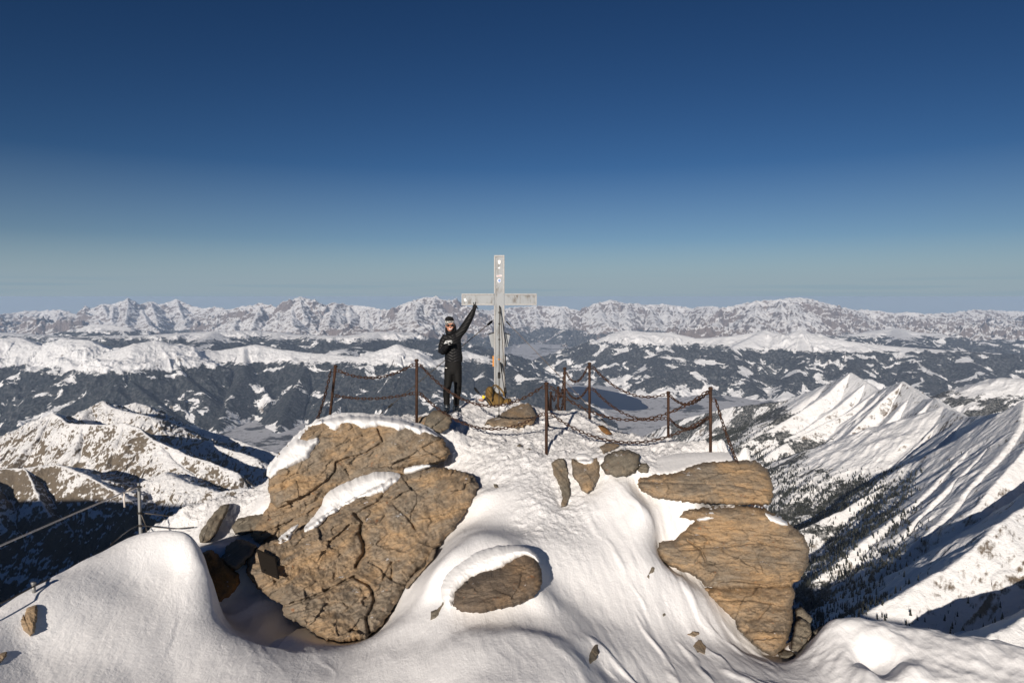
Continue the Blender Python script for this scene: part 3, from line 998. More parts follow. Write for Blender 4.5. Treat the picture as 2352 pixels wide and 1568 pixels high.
class Rock:
    def __init__(s, name, poly, dpts, bulge, rad, thick, mat, tilt=0.0, amp=0.05, cracks=(), step=1.7, jagamp=2.2, seed=1, label=None, group=None,
                 bury=True, cat='rock', sm=0, ledge=1.0, bury_to=99999):
        s.q = jag(smooth_poly(poly, sm), 2.2, jagamp * (1.5 if rad > 20 else 0.8), seed, 0.09)
        s.Dp = plane_fit(dpts)
        s.bulge, s.rad, s.thick, s.tilt, s.amp, s.cracks, s.seed, s.ledge = bulge, rad, thick, tilt, amp, cracks, seed, ledge
        c = s.q.mean(0)
        Dc = float(s.Dp(*c))
        s.mpp = Dc / 1568.0
        s.root = empty(name, P(c[0], s.q[:, 1].max() - 3, Dc + 0.1), label, cat, group)
        s.body = blob('stone', s.q, step, s.front, s.back, mat, s.root)
        if bury:       # snow meets the lower half of the outline
            qq = s.q[::6]
            cen = qq.mean(0)
            for i in range(len(qq)):
                if qq[i][1] > cen[1] + 0.15 * (s.q[:, 1].max() - cen[1]) and qq[i][0] < bury_to:
                    GROUND.append(P(qq[i][0], qq[i][1], float(s.Dp(*qq[i])) + 0.05)[:])

    def base(s, x, y, d):
        t = np.clip(d / (s.rad * 0.62), 0, 1)
        t2 = np.clip(d / (s.rad * 0.16), 0, 1)
        return s.Dp(x, y) - s.bulge * (0.55 * np.sqrt(np.clip(1 - (1 - t) ** 2, 0, 1)) + 0.33 * np.sqrt(np.clip(1 - (1 - t2) ** 2, 0, 1)))

    def front(s, x, y, d):
        D = s.base(x, y, d)
        m = s.mpp                                        # metres per pixel
        X, Y = x * m, y * m
        ca, sa = math.cos(s.tilt), math.sin(s.tilt)
        al, ac = X * ca + Y * sa, -X * sa + Y * ca       # along and across the bedding
        wv = 0.10 * fbm(al * 1.1, ac * 1.6, 3, s.seed + 3)
        big = fbm(al * 0.9, (ac + wv) * 2.2, 4, s.seed)
        lay = fbm(al * 1.3, (ac + wv) * 11.0, 5, s.seed + 11, 0.6)
        saw = (ac + wv) * 3.3 + 0.5 * fbm(al * 0.7, ac, 2, s.seed + 5)
        saw = (saw - np.floor(saw))
        led = np.where(saw < 0.86, saw / 0.86, (1 - saw) / 0.14) - 0.5
        chunk = fbm(al * 5, ac * 7, 5, s.seed + 17, 0.62)
        wu, wv2 = al + 0.10 * fbm(al * 3, ac * 3, 3, s.seed + 21), ac + wv + 0.05 * fbm(al * 4, ac * 4, 3, s.seed + 23)
        fs = min(1.0, s.rad / 40 + 0.25)
        fac = 1.1 * facets(wu, wv2, s.seed, (0.62 * fs, 0.30 * fs)) + 0.45 * facets(wu, wv2, s.seed + 9, (0.24 * fs, 0.11 * fs))
        k = sstep(0, 5, d)
        D = D + k * s.amp * (fac * (1.25 if s.rad > 30 else 1.0) + 0.9 * big + 0.45 * lay + 0.20 * s.ledge * led * (0.4 + np.abs(big) * 2) + 0.75 * chunk)
        for c in s.cracks:
            dd = seg_dist(x + 3 * fbm(x / 14, y / 14, 3, 5), y + 3 * fbm(x / 14, y / 14, 3, 8), c[1])
            D = D + 0.42 * c[0] * np.exp(-(dd / (c[2] if len(c) > 2 else 2.2)) ** 2) * k
        return D

    def back(s, x, y, d):
        t = np.clip(d / s.rad, 0, 1)
        return s.Dp(x, y) + s.thick * np.sqrt(np.clip(1 - (1 - t) ** 2, 0, 1))

    def cap(s, poly, thick, rad=14, seed=5, step=1.7, sink=0.10, jagamp=2.0, sm=1, name='snow_cap', Dp=None, pw=0.85):
        q = jag(smooth_poly(poly, sm), 2.5, jagamp, seed, 0.08)
        qa, qb = s.q, np.roll(s.q, -1, 0)

        def inside_d(x, y):
            d2 = np.full(x.shape, 1e18); ins = np.zeros(x.shape, bool)
            for (ax, ay), (bx, by) in zip(qa[::3], np.roll(qa[::3], -1, 0)):
                if ay != by: ins ^= ((ay > y) != (by > y)) & (x < (bx - ax) * (y - ay) / (by - ay) + ax)
                dx, dy = bx - ax, by - ay
                t = np.clip(((x - ax) * dx + (y - ay) * dy) / (dx * dx + dy * dy + 1e-12), 0, 1)
                d2 = np.minimum(d2, (x - ax - t * dx) ** 2 + (y - ay - t * dy) ** 2)
            return np.where(ins, np.sqrt(d2), 0)

        def fr(x, y, d):
            t = np.clip(d / rad, 0, 1)
            p = (1 - (1 - t) ** 2) ** pw
            b = s.base(x, y, inside_d(x, y)) if Dp is None else Dp(x, y)
            return b + 0.03 - p * (thick + 0.03) - 0.018 * p * fbm(x / 30, y / 22, 4, seed + 2) - 0.006 * p * fbm(x / 5, y / 5, 3, seed + 4)

        def bk(x, y, d):
            t = np.clip(d / rad, 0, 1)
            b = s.base(x, y, inside_d(x, y)) if Dp is None else Dp(x, y)
            return b + 0.03 + sink * np.sqrt(np.clip(1 - (1 - t) ** 2, 0, 1))
        return blob(name, q, step, fr, bk, M_cap, s.root)


GB = 'boulders on the summit'
# --- left outcrop
L1 = Rock('boulder', [(617, 1122), (618, 1085), (640, 1042), (690, 994), (735, 964), (800, 954), (870, 957), (930, 966), (985, 985), (1018, 1008), (1036, 1038), (1024, 1058), (980, 1070), (930, 1078),
                      (900, 1088), (850, 1090), (790, 1118), (740, 1150), (690, 1172), (640, 1172), (620, 1150)],
          [(830, 955, 11.0), (820, 1120, 10.15), (620, 1100, 10.0), (1030, 1040, 10.9)], 0.42, 62, 0.9, M_rockL, R(-20), 0.075,
          cracks=[(0.22, [(640, 1168), (700, 1140), (745, 1110), (770, 1085), (772, 1062), (800, 1052), (840, 1040), (880, 1015), (868, 985)], 2.4),
                  (0.16, [(850, 1092), (900, 1064), (960, 1050), (1010, 1040)], 3), (0.12, [(625, 1135), (680, 1105), (740, 1100)], 2.5), (0.14, [(700, 1015), (740, 1002), (780, 1000)], 3)],
          seed=3, label='large brown layered boulder topping the left outcrop, snow over its crown', group=GB, bury=False)
L1.cap([(612, 1092), (616, 1068), (650, 1028), (690, 988), (728, 962), (772, 949), (820, 947), (880, 953), (940, 964), (985, 980), (1012, 1000), (1005, 1006), (975, 994), (962, 1000), (948, 990), (930, 985), (915, 992),
        (905, 984), (872, 978), (850, 982), (832, 985), (812, 976), (788, 980), (770, 990), (755, 984), (742, 972), (722, 976), (700, 990), (690, 1008), (705, 1010), (728, 1004), (738, 1012), (726, 1024),
        (715, 1040), (708, 1056), (688, 1064), (664, 1076), (640, 1086), (622, 1100)], 0.12, 16, 5, sm=0)
L2 = Rock('boulder', [(622, 1150), (660, 1128), (720, 1100), (780, 1078), (860, 1066), (930, 1072), (955, 1078), (920, 1100), (860, 1130), (800, 1165), (740, 1205), (690, 1238), (640, 1256), (600, 1254), (575, 1232), (585, 1205), (605, 1180)],
          [(900, 1080, 10.3), (620, 1150, 9.75), (640, 1250, 9.25)], 0.22, 40, 0.6, M_rockL, R(-26), 0.06,
          cracks=[(0.15, [(600, 1225), (660, 1200), (740, 1160), (800, 1130)], 2.2), (0.12, [(620, 1185), (680, 1170), (760, 1125)], 2)], seed=9,
          label='slanting slab wedged between the two largest boulders of the left outcrop', group=GB, bury=False)
L3 = Rock('boulder', [(900, 1098), (940, 1084), (1000, 1072), (1050, 1078), (1085, 1090), (1101, 1115), (1078, 1165), (1040, 1218), (1004, 1260), (982, 1292), (955, 1318), (925, 1362), (900, 1405), (872, 1440),
                      (838, 1468), (790, 1473), (752, 1470), (715, 1448), (680, 1428), (650, 1412), (648, 1388), (620, 1372), (588, 1348), (568, 1318), (566, 1284), (600, 1252), (650, 1232), (700, 1212), (745, 1180), (800, 1148), (860, 1118)],
          [(1000, 1075, 10.2), (800, 1470, 7.7), (570, 1310, 8.35), (1095, 1115, 10.05)], 0.36, 60, 0.9, M_rockL, R(-22), 0.085,
          cracks=[(0.30, [(816, 1180), (832, 1200), (826, 1225), (838, 1250), (834, 1275), (818, 1300)], 4.0), (0.16, [(905, 1160), (935, 1185), (955, 1215)], 2.4),
                  (0.20, [(650, 1392), (720, 1370), (790, 1335), (815, 1322)], 2.6), (0.22, [(815, 1325), (850, 1345), (862, 1380), (842, 1420), (850, 1460)], 3.5),
                  (0.18, [(820, 1180), (870, 1150), (900, 1110)], 3), (0.14, [(880, 1330), (900, 1290), (900, 1330)], 3)],
          seed=14, label='biggest brown boulder at the front left with a slanting snow strip across it', group=GB)
L3.cap([(693, 1224), (706, 1200), (735, 1168), (748, 1132), (790, 1108), (850, 1086), (885, 1080), (925, 1088), (918, 1104), (900, 1116), (886, 1130), (862, 1136), (848, 1143), (825, 1142), (800, 1160), (790, 1158), (775, 1176), (752, 1186),
        (742, 1200), (725, 1214), (708, 1222)], 0.16, 20, 8, sm=1)
L3.cap([(638, 1250), (640, 1232), (662, 1216), (684, 1202), (688, 1206), (668, 1228), (664, 1242)], 0.05, 7, 11)
L1.cap([(925, 1078), (940, 1072), (965, 1066), (985, 1066), (992, 1072), (970, 1078), (945, 1090), (930, 1088)], 0.06, 8, 13, Dp=lambda x, y: 9.98 + 0 * x)
L4 = Rock('boulder', [(532, 1210), (545, 1190), (580, 1182), (615, 1176), (632, 1186), (622, 1205), (590, 1218), (560, 1228), (540, 1226)], [(580, 1182, 9.7), (560, 1226, 9.35)], 0.22, 20, 0.4, M_rockG, R(-15), 0.05, seed=21,
          label='low grey stone slab at the left foot of the outcrop beside the tilted slab', group=GB)
L5 = Rock('boulder', [(508, 1282), (522, 1250), (545, 1238), (572, 1242), (592, 1256), (578, 1278), (556, 1300), (540, 1310), (520, 1298)], [(550, 1240, 8.95), (540, 1308, 8.3)], 0.30, 22, 0.5, M_rockG, R(-30), 0.04,
          seed=25, label='squarish grey boulder just left of the dark plaque', group=GB)
L6 = Rock('boulder', [(456, 1228), (470, 1206), (490, 1178), (508, 1160), (527, 1155), (524, 1172), (508, 1202), (494, 1232), (476, 1246), (460, 1246)], [(515, 1160, 9.8), (470, 1245, 9.1)], 0.20, 14, 0.35, M_rockG, R(-55), 0.04,
          seed=29, label='narrow grey slab leaning out of the snow at far left of the outcrop', group=GB)
L7 = Rock('boulder', [(452, 1300), (462, 1268), (486, 1262), (515, 1285), (545, 1312), (553, 1335), (535, 1362), (508, 1380), (480, 1384), (462, 1350)], [(500, 1270, 8.55), (500, 1380, 7.95)], 0.25, 26, 0.5, M_rockO, R(60), 0.06,
          seed=33, label='rust brown boulder sunk in the pit behind the snow mound', group=GB)
Rock('boulder', [(975, 1300), (992, 1262), (1003, 1256), (995, 1284), (980, 1300), (955, 1330), (935, 1352), (930, 1345), (950, 1318)], [(990, 1262, 8.7), (940, 1350, 8.15)], 0.10, 8, 0.3, M_rockL, R(-50), 0.03, seed=35,
     label='thin brown rock sliver along the lower right side of the biggest boulder', group=GB)
# --- middle boulder in its snow hood
MB1 = Rock('boulder', [(1040, 1388), (1046, 1358), (1075, 1328), (1105, 1312), (1150, 1302), (1182, 1280), (1210, 1268), (1234, 1284), (1246, 1320), (1242, 1352), (1222, 1374), (1195, 1387), (1150, 1398), (1110, 1408), (1070, 1406), (1048, 1400)],
           [(1150, 1275, 7.95), (1140, 1405, 7.15)], 0.34, 45, 0.7, rock_mat('gneiss_dark', R(10), ochre=(0.31, 0.205, 0.12), grey=(0.19, 0.15, 0.115), warm=0.5), R(-8), 0.045, seed=41,
           label='round dark brown boulder under a thick hood of snow in the foreground', group=GB)
# --- right outcrop
R1 = Rock('boulder', [(1463, 1112), (1468, 1096), (1500, 1088), (1545, 1086), (1585, 1072), (1620, 1062), (1680, 1058), (1735, 1056), (1760, 1075), (1774, 1108), (1776, 1142), (1765, 1160), (1720, 1160), (1660, 1157), (1600, 1155), (1550, 1150), (1505, 1143), (1478, 1132)],
          [(1620, 1065, 10.3), (1620, 1155, 9.55)], 0.40, 42, 0.9, M_rockR, R(3), 0.06,
          cracks=[(0.12, [(1470, 1105), (1560, 1108), (1680, 1112), (1770, 1128)], 2), (0.08, [(1540, 1150), (1640, 1130), (1740, 1142)], 2.2), (0.12, [(1528, 1140), (1540, 1122), (1536, 1112)], 3)],
          seed=51, bury_to=1600, label='flat lying brown boulder at the top of the right outcrop, below the last post', group=GB)
R2 = Rock('boulder', [(1507, 1262), (1515, 1244), (1548, 1238), (1568, 1220), (1600, 1196), (1560, 1188), (1570, 1172), (1620, 1164), (1690, 1160), (1755, 1166), (1785, 1182), (1800, 1192), (1818, 1206), (1845, 1228), (1860, 1256), (1856, 1296), (1838, 1330),
                      (1815, 1346), (1760, 1350), (1700, 1352), (1650, 1352), (1622, 1346), (1596, 1322), (1560, 1310), (1522, 1290)],
          [(1680, 1165, 9.6), (1680, 1350, 8.75)], 0.40, 46, 1.0, M_rockR, R(6), 0.075,
          cracks=[(0.20, [(1580, 1240), (1610, 1262), (1622, 1290), (1640, 1294)], 2.6), (0.12, [(1560, 1262), (1640, 1256), (1740, 1246), (1840, 1262)], 2.2), (0.10, [(1620, 1296), (1720, 1286), (1840, 1296)], 2.2),
                  (0.14, [(1600, 1340), (1680, 1332), (1760, 1340), (1830, 1330)], 2.6), (0.10, [(1620, 1210), (1720, 1215), (1810, 1230)], 2.2)],
          seed=57, bury_to=1630, label='bulky ochre boulder in the middle of the right outcrop, snow scraps on top', group=GB)
R2.cap([(1598, 1194), (1612, 1186), (1640, 1180), (1650, 1184), (1634, 1192), (1610, 1198)], 0.04, 6, 61)
R2.cap([(1752, 1176), (1772, 1178), (1796, 1186), (1812, 1204), (1806, 1208), (1784, 1202), (1764, 1196)], 0.05, 7, 63)
R2.cap([(1620, 1168), (1650, 1158), (1690, 1154), (1710, 1158), (1680, 1166), (1640, 1176)], 0.04, 6, 65)
R3 = Rock('boulder', [(1616, 1350), (1660, 1345), (1720, 1345), (1780, 1343), (1818, 1340), (1826, 1362), (1818, 1392), (1822, 1428), (1812, 1462), (1800, 1490), (1778, 1508), (1750, 1495), (1720, 1470), (1694, 1442), (1688, 1424), (1660, 1400), (1634, 1372)],
          [(1720, 1350, 8.85), (1780, 1500, 7.9)], 0.36, 48, 0.8, M_rockR, R(2), 0.07,
          cracks=[(0.14, [(1680, 1470), (1740, 1466), (1800, 1462)], 2.4), (0.10, [(1640, 1378), (1720, 1376), (1815, 1392)], 2.2), (0.10, [(1740, 1420), (1765, 1392), (1770, 1370)], 2)],
          seed=67, bury_to=1800, label='lowest brown boulder of the right outcrop, tapering into the snow', group=GB)
Rock('boulder', [(1818, 1470), (1826, 1430), (1842, 1418), (1860, 1430), (1866, 1452), (1850, 1478), (1832, 1496), (1816, 1494)], [(1840, 1420, 8.2), (1835, 1492, 7.75)], 0.16, 12, 0.4, M_rockG, R(20), 0.06, seed=71,
     label='small broken rock tucked under the right side of the lowest right boulder', group=GB)
Rock('boulder', [(1866, 1448), (1890, 1436), (1925, 1440), (1938, 1450), (1905, 1456), (1876, 1460)], [(1890, 1436, 7.9), (1890, 1460, 7.7)], 0.08, 8, 0.3, M_rockG, R(10), 0.04, seed=73,
     label='dark rock ledge showing at the edge of the shaded snow, lower right', group=GB)
Rock('boulder', [(1826, 1400), (1840, 1392), (1852, 1404), (1868, 1420), (1862, 1436), (1846, 1424), (1830, 1424)], [(1840, 1392, 8.6), (1845, 1436, 8.35)], 0.14, 12, 0.4, M_rockG, R(8), 0.05, seed=171,
     label='cracked grey block right of the lowest right boulder, above the broken rock', group=GB, bury=False)
Rock('boulder', [(1852, 1462), (1864, 1452), (1882, 1456), (1888, 1470), (1872, 1484), (1858, 1484)], [(1868, 1452, 7.95), (1868, 1484, 7.75)], 0.12, 12, 0.3, M_rockR, R(8), 0.05, seed=173,
     label='tan stone lying between the broken rock and the dark ledge', group=GB)
Rock('boulder', [(1786, 1500), (1800, 1492), (1822, 1496), (1830, 1504), (1812, 1512), (1792, 1510)], [(1806, 1492, 7.85), (1806, 1512, 7.7)], 0.08, 8, 0.3, M_rockG, R(8), 0.04, seed=175,
     label='low dark stone under the tip of the lowest right boulder', group=GB)
# --- rocks in the snow chute
Rock('boulder', [(1266, 1062), (1280, 1052), (1296, 1052), (1302, 1076), (1308, 1110), (1310, 1136), (1302, 1160), (1290, 1164), (1292, 1138), (1284, 1112), (1272, 1090)], [(1285, 1055, 10.35), (1296, 1160, 9.45)], 0.10, 10, 0.4, M_rockG, R(60), 0.045,
     seed=75, jagamp=3, label='thin upright rock rib poking through the snow below the front post', group=GB)
B_ = Rock('boulder', [(1312, 1052), (1330, 1056), (1352, 1056), (1372, 1048), (1379, 1066), (1376, 1094), (1362, 1124), (1350, 1134), (1336, 1126), (1330, 1112), (1316, 1094)], [(1340, 1052, 10.35), (1348, 1132, 9.65)], 0.22, 18, 0.4, M_rockL, R(70), 0.05,
          seed=77, label='wedge shaped brown rock with a snow notch, left of the rounded one', group=GB)
B_.cap([(1318, 1046), (1332, 1040), (1352, 1042), (1366, 1052), (1364, 1062), (1346, 1068), (1326, 1062)], 0.07, 8, 78)
Rock('boulder', [(1379, 1068), (1392, 1044), (1415, 1034), (1445, 1032), (1468, 1044), (1471, 1062), (1460, 1082), (1440, 1094), (1412, 1094), (1390, 1086)], [(1425, 1034, 10.3), (1425, 1094, 9.85)], 0.30, 26, 0.5, M_rockG, R(-20), 0.035,
     seed=79, label='rounded grey brown boulder in the middle of the snow below the chain fence', group=GB)
Rock('boulder', [(1463, 1078), (1472, 1064), (1484, 1063), (1492, 1072), (1488, 1084), (1472, 1086)], [(1478, 1064, 10.1), (1478, 1086, 9.9)], 0.12, 8, 0.2, M_rockG, R(10), 0.03, seed=81,
     label='fist sized looking stone right beside the rounded grey boulder', group=GB)
Rock('boulder', [(1377, 1026), (1392, 1018), (1412, 1017), (1424, 1022), (1410, 1032), (1386, 1041)], [(1400, 1018, 10.8), (1390, 1040, 10.4)], 0.08, 8, 0.2, M_rockL, R(-10), 0.03, seed=83,
     label='flat brown stone half covered by snow just above the rounded grey boulder', group=GB)
Rock('boulder', [(1373, 976), (1382, 976), (1396, 984), (1406, 996), (1396, 998), (1382, 990)], [(1385, 977, 12.6), (1395, 998, 12.3)], 0.10, 7, 0.3, M_rockO, R(40), 0.03, seed=85,
     label='orange brown stone at the rim of the snow behind the low chain', group=GB)
# --- rocks by the fence and the cross
Rock('boulder', [(974, 976), (980, 956), (994, 942), (1012, 942), (1034, 952), (1038, 968), (1030, 984), (1014, 994), (996, 990)], [(1005, 942, 11.9), (1005, 992, 11.3)], 0.26, 20, 0.45, M_rockG, R(-35), 0.05, seed=87,
     label='angular grey brown block at the feet of the person', group=GB)
Rock('boulder', [(956, 966), (962, 958), (980, 954), (986, 962), (976, 976), (962, 976)], [(970, 955, 12.2), (970, 976, 11.9)], 0.08, 7, 0.3, M_rockL, R(-10), 0.04, seed=89,
     label='small stone half buried between the left fence post and the grey block', group=GB)
G_ = Rock('boulder', [(1113, 974), (1124, 962), (1146, 956), (1160, 944), (1176, 934), (1196, 928), (1216, 926), (1226, 938), (1232, 958), (1226, 972), (1205, 978), (1186, 984), (1168, 980), (1140, 980)], [(1190, 928, 13.5), (1170, 982, 12.2)], 0.24, 24, 0.5,
          M_rockL, R(-25), 0.05, seed=91, label='broad tan rock at the foot of the cross that anchors its front cable', group=GB)
# ------------------------------------------------------------------ summit snow surface
ground(  # chute and top
    (1060, 950, 13.4), (1040, 965, 12.6), (1090, 915, 14.6), (1120, 905, 14.9), (1150, 905, 15.0), (1100, 940, 13.6), (1050, 1000, 11.9), (1120, 1000, 12.0), (1180, 1000, 11.8), (1230, 1000, 11.6), (1255, 1036, 10.9),
    (1240, 975, 12.6), (1270, 960, 13.0), (1297, 946, 13.8), (1320, 940, 13.9), (1345, 948, 13.6), (1370, 962, 13.2), (1420, 986, 12.7), (1470, 1002, 12.2), (1520, 1010, 11.8), (1570, 1018, 11.4), (1630, 1046, 10.8),
    (1690, 1046, 10.9), (1730, 1062, 10.5), (1330, 1000, 11.9), (1400, 1012, 11.3), (1480, 1030, 10.95), (1560, 1050, 10.6), (1330, 1030, 11.0), (1500, 1070, 10.2), (1540, 1078, 10.2), (1440, 1110, 9.75), (1400, 1120, 9.65),
    (1180, 1060, 10.5), (1120, 1060, 10.7), (1230, 1080, 10.2), (1130, 1120, 10.0), (1200, 1130, 9.6), (1260, 1140, 9.5), (1340, 1160, 9.4), (1240, 1200, 8.95), (1330, 1220, 8.9), (1430, 1180, 9.2), (1500, 1190, 9.15),
    (1420, 1250, 8.7), (1300, 1290, 8.3), (1400, 1330, 8.2), (1500, 1290, 8.5), (1580, 1350, 8.4), (1480, 1380, 8.0), (1400, 1420, 7.65), (1560, 1430, 7.95), (1640, 1440, 8.05), (1480, 1470, 7.4), (1560, 1500, 7.4), (1660, 1500, 7.55),
    (1440, 1520, 6.9), (1520, 1568, 6.75), (1640, 1568, 6.8), (1760, 1568, 6.85), (1720, 1520, 7.4), (1840, 1520, 7.3), (1100, 1180, 9.5), (1080, 1210, 9.2), (1200, 1215, 8.85), (1265, 1240, 8.55), (1290, 1370, 7.75), (1265, 1320, 8.05),
    # edge of the left boulders' trough
    (1112, 1130, 9.75), (1060, 1225, 8.95), (1015, 1280, 8.35), (960, 1370, 7.75), (900, 1440, 7.35), (880, 1500, 6.8), (980, 1400, 7.4), (960, 1470, 6.95), (900, 1568, 6.3),
    # hood mound and foreground dome
    (1040, 1264, 7.95), (1110, 1244, 8.05), (1170, 1250, 8.05), (1000, 1312, 7.72), (1060, 1312, 7.66), (1120, 1288, 7.8), (1220, 1290, 7.95), (1090, 1229, 8.3), (1150, 1230, 8.3), (1020, 1278, 8.0), (1000, 1380, 7.5), (1060, 1412, 7.2), (1140, 1416, 7.15), (1220, 1400, 7.3), (1000, 1445, 7.0), (985, 1500, 6.62), (1090, 1450, 6.85), (1200, 1450, 6.9), (1300, 1445, 7.05), (1340, 1470, 6.9), (1100, 1510, 6.4), (1230, 1510, 6.45),
    (1330, 1520, 6.5), (1100, 1568, 6.05), (1230, 1568, 6.05), (1330, 1568, 6.15), (985, 1568, 6.2), (1390, 1540, 6.65),
    # left mound: crest, face, and the pit behind it
    (455, 1252, 7.75), (400, 1240, 7.85), (330, 1230, 7.8), (260, 1250, 7.5), (190, 1284, 7.1), (110, 1330, 6.65), (50, 1365, 6.4), (0, 1396, 6.2), (-120, 1450, 5.8), (470, 1300, 7.45), (480, 1390, 7.15), (400, 1300, 7.35), (400, 1400, 6.85),
    (300, 1320, 7.1), (200, 1400, 6.5), (60, 1480, 6.0), (300, 1480, 6.3), (400, 1500, 6.4), (400, 1568, 6.1), (200, 1568, 5.8), (0, 1568, 5.55), (520, 1470, 6.75), (560, 1568, 6.2), (580, 1500, 6.65), (650, 1500, 6.8), (740, 1500, 6.95),
    (740, 1568, 6.4), (-120, 1568, 5.3), (820, 1500, 7.0), (300, 1660, 5.5), (700, 1660, 5.8), (1100, 1660, 5.4), (1500, 1660, 5.9), (1900, 1660, 6.1), (2300, 1660, 6.2),
    (492, 1255, 8.7), (500, 1295, 8.45), (508, 1345, 8.1), (520, 1392, 7.65), (560, 1412, 7.55), (600, 1395, 7.85), (640, 1438, 7.45), (570, 1345, 8.3), (690, 1475, 7.25), (540, 1450, 7.2),
    # bank behind the mound
    (620, 1120, 10.2), (560, 1140, 10.1), (500, 1152, 10.2), (440, 1172, 10.1), (400, 1190, 10.0), (350, 1206, 9.9), (560, 1175, 9.8), (500, 1250, 9.0), (440, 1215, 9.5), (610, 1165, 9.7), (400, 1215, 9.5),
    # lower right
    (1900, 1428, 7.7), (1960, 1425, 7.65), (2050, 1436, 7.5), (2150, 1452, 7.4), (2250, 1470, 7.3), (2352, 1490, 7.2), (2450, 1515, 7.1), (1880, 1480, 7.45), (1950, 1480, 7.22), (2050, 1490, 7.1), (2200, 1510, 6.97), (2352, 1540, 6.87),
    (1900, 1540, 6.97), (1960, 1568, 6.75), (2020, 1540, 6.87), (2200, 1568, 6.62), (2352, 1600, 6.5), (1860, 1450, 7.8), (2100, 1530, 6.9))


EDGE = [P(*q_) for q_ in ((440, 1246, 7.8), (455, 1252, 7.75), (466, 1272, 7.6), (474, 1300, 7.42), (480, 1345, 7.25), (486, 1390, 7.12), (520, 1440, 6.98), (560, 1466, 6.9), (610, 1482, 6.88), (680, 1497, 6.9), (750, 1508, 6.92))]
for v_ in EDGE: GROUND.append((v_.x, v_.y, v_.z))


def beyond(pts, cx=0.4, cy=9.0, steps=((0.7, -0.7), (2.0, -2.6), (5.0, -7.5), (9.0, -13))):
    for p in pts:
        v = P(*p)
        r = Vector((v.x - cx, v.y - cy)); r.normalize()
        for a, b in steps:
            GROUND.append((v.x + r.x * a, v.y + r.y * a, v.z + b))


beyond([(560, 1138, 10.1), (440, 1170, 10.1), (350, 1204, 9.9), (640, 1090, 10.9), (740, 990, 11.9), (860, 950, 12.8), (940, 940, 13.4), (1020, 930, 14.2), (1090, 912, 14.8), (1150, 900, 15.1), (1230, 925, 14.4), (1300, 938, 14.0),
        (1370, 960, 13.3), (1470, 1000, 12.3), (1570, 1014, 11.5), (1690, 1042, 11.0)])
GROUND += [(4.5, 11.0, -6.5), (4.5, 12, -6.0), (5, 12, -7.5), (4.3, 11.4, -5.2), (4.1, 12, -4.6), (5, 11, -7), (4.6, 13, -6.5), (5.2, 13, -8), (4.2, 10.6, -6.5), (4.05, 10.9, -4.6)]
beyond([(1690, 1150, 10.45), (1720, 1280, 9.85), (1740, 1370, 9.4)], 0, 0, ((0.4, -0.9), (1.2, -2.6), (4.0, -7.5), (9.0, -15)))
for q_, dz_ in (((1800, 1200, 10.0), 3.0), ((1850, 1250, 9.8), 3.0), ((1870, 1330, 9.4), 2.6), ((1880, 1390, 8.9), 2.0), ((1800, 1320, 9.6), 2.4), ((1950, 1400, 8.7), 2.2), ((1900, 1200, 10.0), 4.0)):
    v_ = P(*q_); GROUND.append((v_.x, v_.y, v_.z - dz_))
beyond([(1900, 1426, 7.8), (2050, 1434, 7.6), (2250, 1468, 7.4), (2450, 1513, 7.2), (2700, 1580, 7.0)], 0.0, 4.0)
beyond([(330, 1238, 7.75), (200, 1280, 7.05), (100, 1335, 6.5), (0, 1394, 5.95), (-120, 1448, 5.45), (-400, 1580, 4.8)], -1.0, 4.5, ((0.6, -0.55), (2.0, -2.4), (5.0, -7.5)))
ground((760, 960, 12.0), (870, 962, 12.2), (950, 965, 12.0), (700, 1010, 11.4), (1010, 1040, 11.2), (900, 1010, 11.6))
GROUND += [(-3, 2.0, -4.6), (0, 2.0, -4.8), (3, 2.0, -5.0), (6, 2.5, -5.5), (-7, 2.0, -5.2)]

_G = np.array(GROUND)
# merge near-duplicates
_keys = {}
for g in _G: _keys.setdefault((round(g[0] / 0.10), round(g[1] / 0.10)), []).append(g)
_G = np.array([np.mean(v, 0) for v in _keys.values()])


def tps_fit(G, lam):
    def U(r2): return 0.5 * r2 * np.log(r2 + 1e-12)
    nG = len(G)
    d2 = ((G[:, None, :2] - G[None, :, :2]) ** 2).sum(-1)
    A = np.zeros((nG + 3, nG + 3)); A[:nG, :nG] = U(d2) + lam * np.eye(nG)
    A[:nG, nG:] = np.c_[np.ones(nG), G[:, :2]]; A[nG:, :nG] = A[:nG, nG:].T
    w = np.linalg.solve(A, np.r_[G[:, 2], 0, 0, 0])

    def f(x, y):
        sh = x.shape; x = x.ravel(); y = y.ravel(); out = np.empty(len(x))
        for i in range(0, len(x), 20000):
            xx, yy = x[i:i + 20000], y[i:i + 20000]
            r2 = (xx[:, None] - G[None, :, 0]) ** 2 + (yy[:, None] - G[None, :, 1]) ** 2
            out[i:i + 20000] = U(r2) @ w[:nG] + w[nG] + w[nG + 1] * xx + w[nG + 2] * yy
        return out.reshape(sh)
    return f


snow_z = tps_fit(_G, 0.005)


def zat(x, y): return float(snow_z(np.array([float(x)]), np.array([float(y)]))[0])


u = (np.linspace(-330, 2680, 1150) - 1176) / 1568.0
D_ = geom(3.2, 24.0, 820)
Y = np.repeat(D_[:, None], len(u), 1); X = u[None, :] * Y
uc = np.linspace(0, len(u) - 1, 575).astype(int); dc = np.linspace(0, len(D_) - 1, 410).astype(int)
Zc = snow_z(X[np.ix_(dc, uc)], Y[np.ix_(dc, uc)])
# bilinear up to the full grid
tmp = np.array([np.interp(np.arange(len(u)), uc, row) for row in Zc])
Z = np.array([np.interp(np.arange(len(D_)), dc, tmp[:, j]) for j in range(tmp.shape[1])]).T
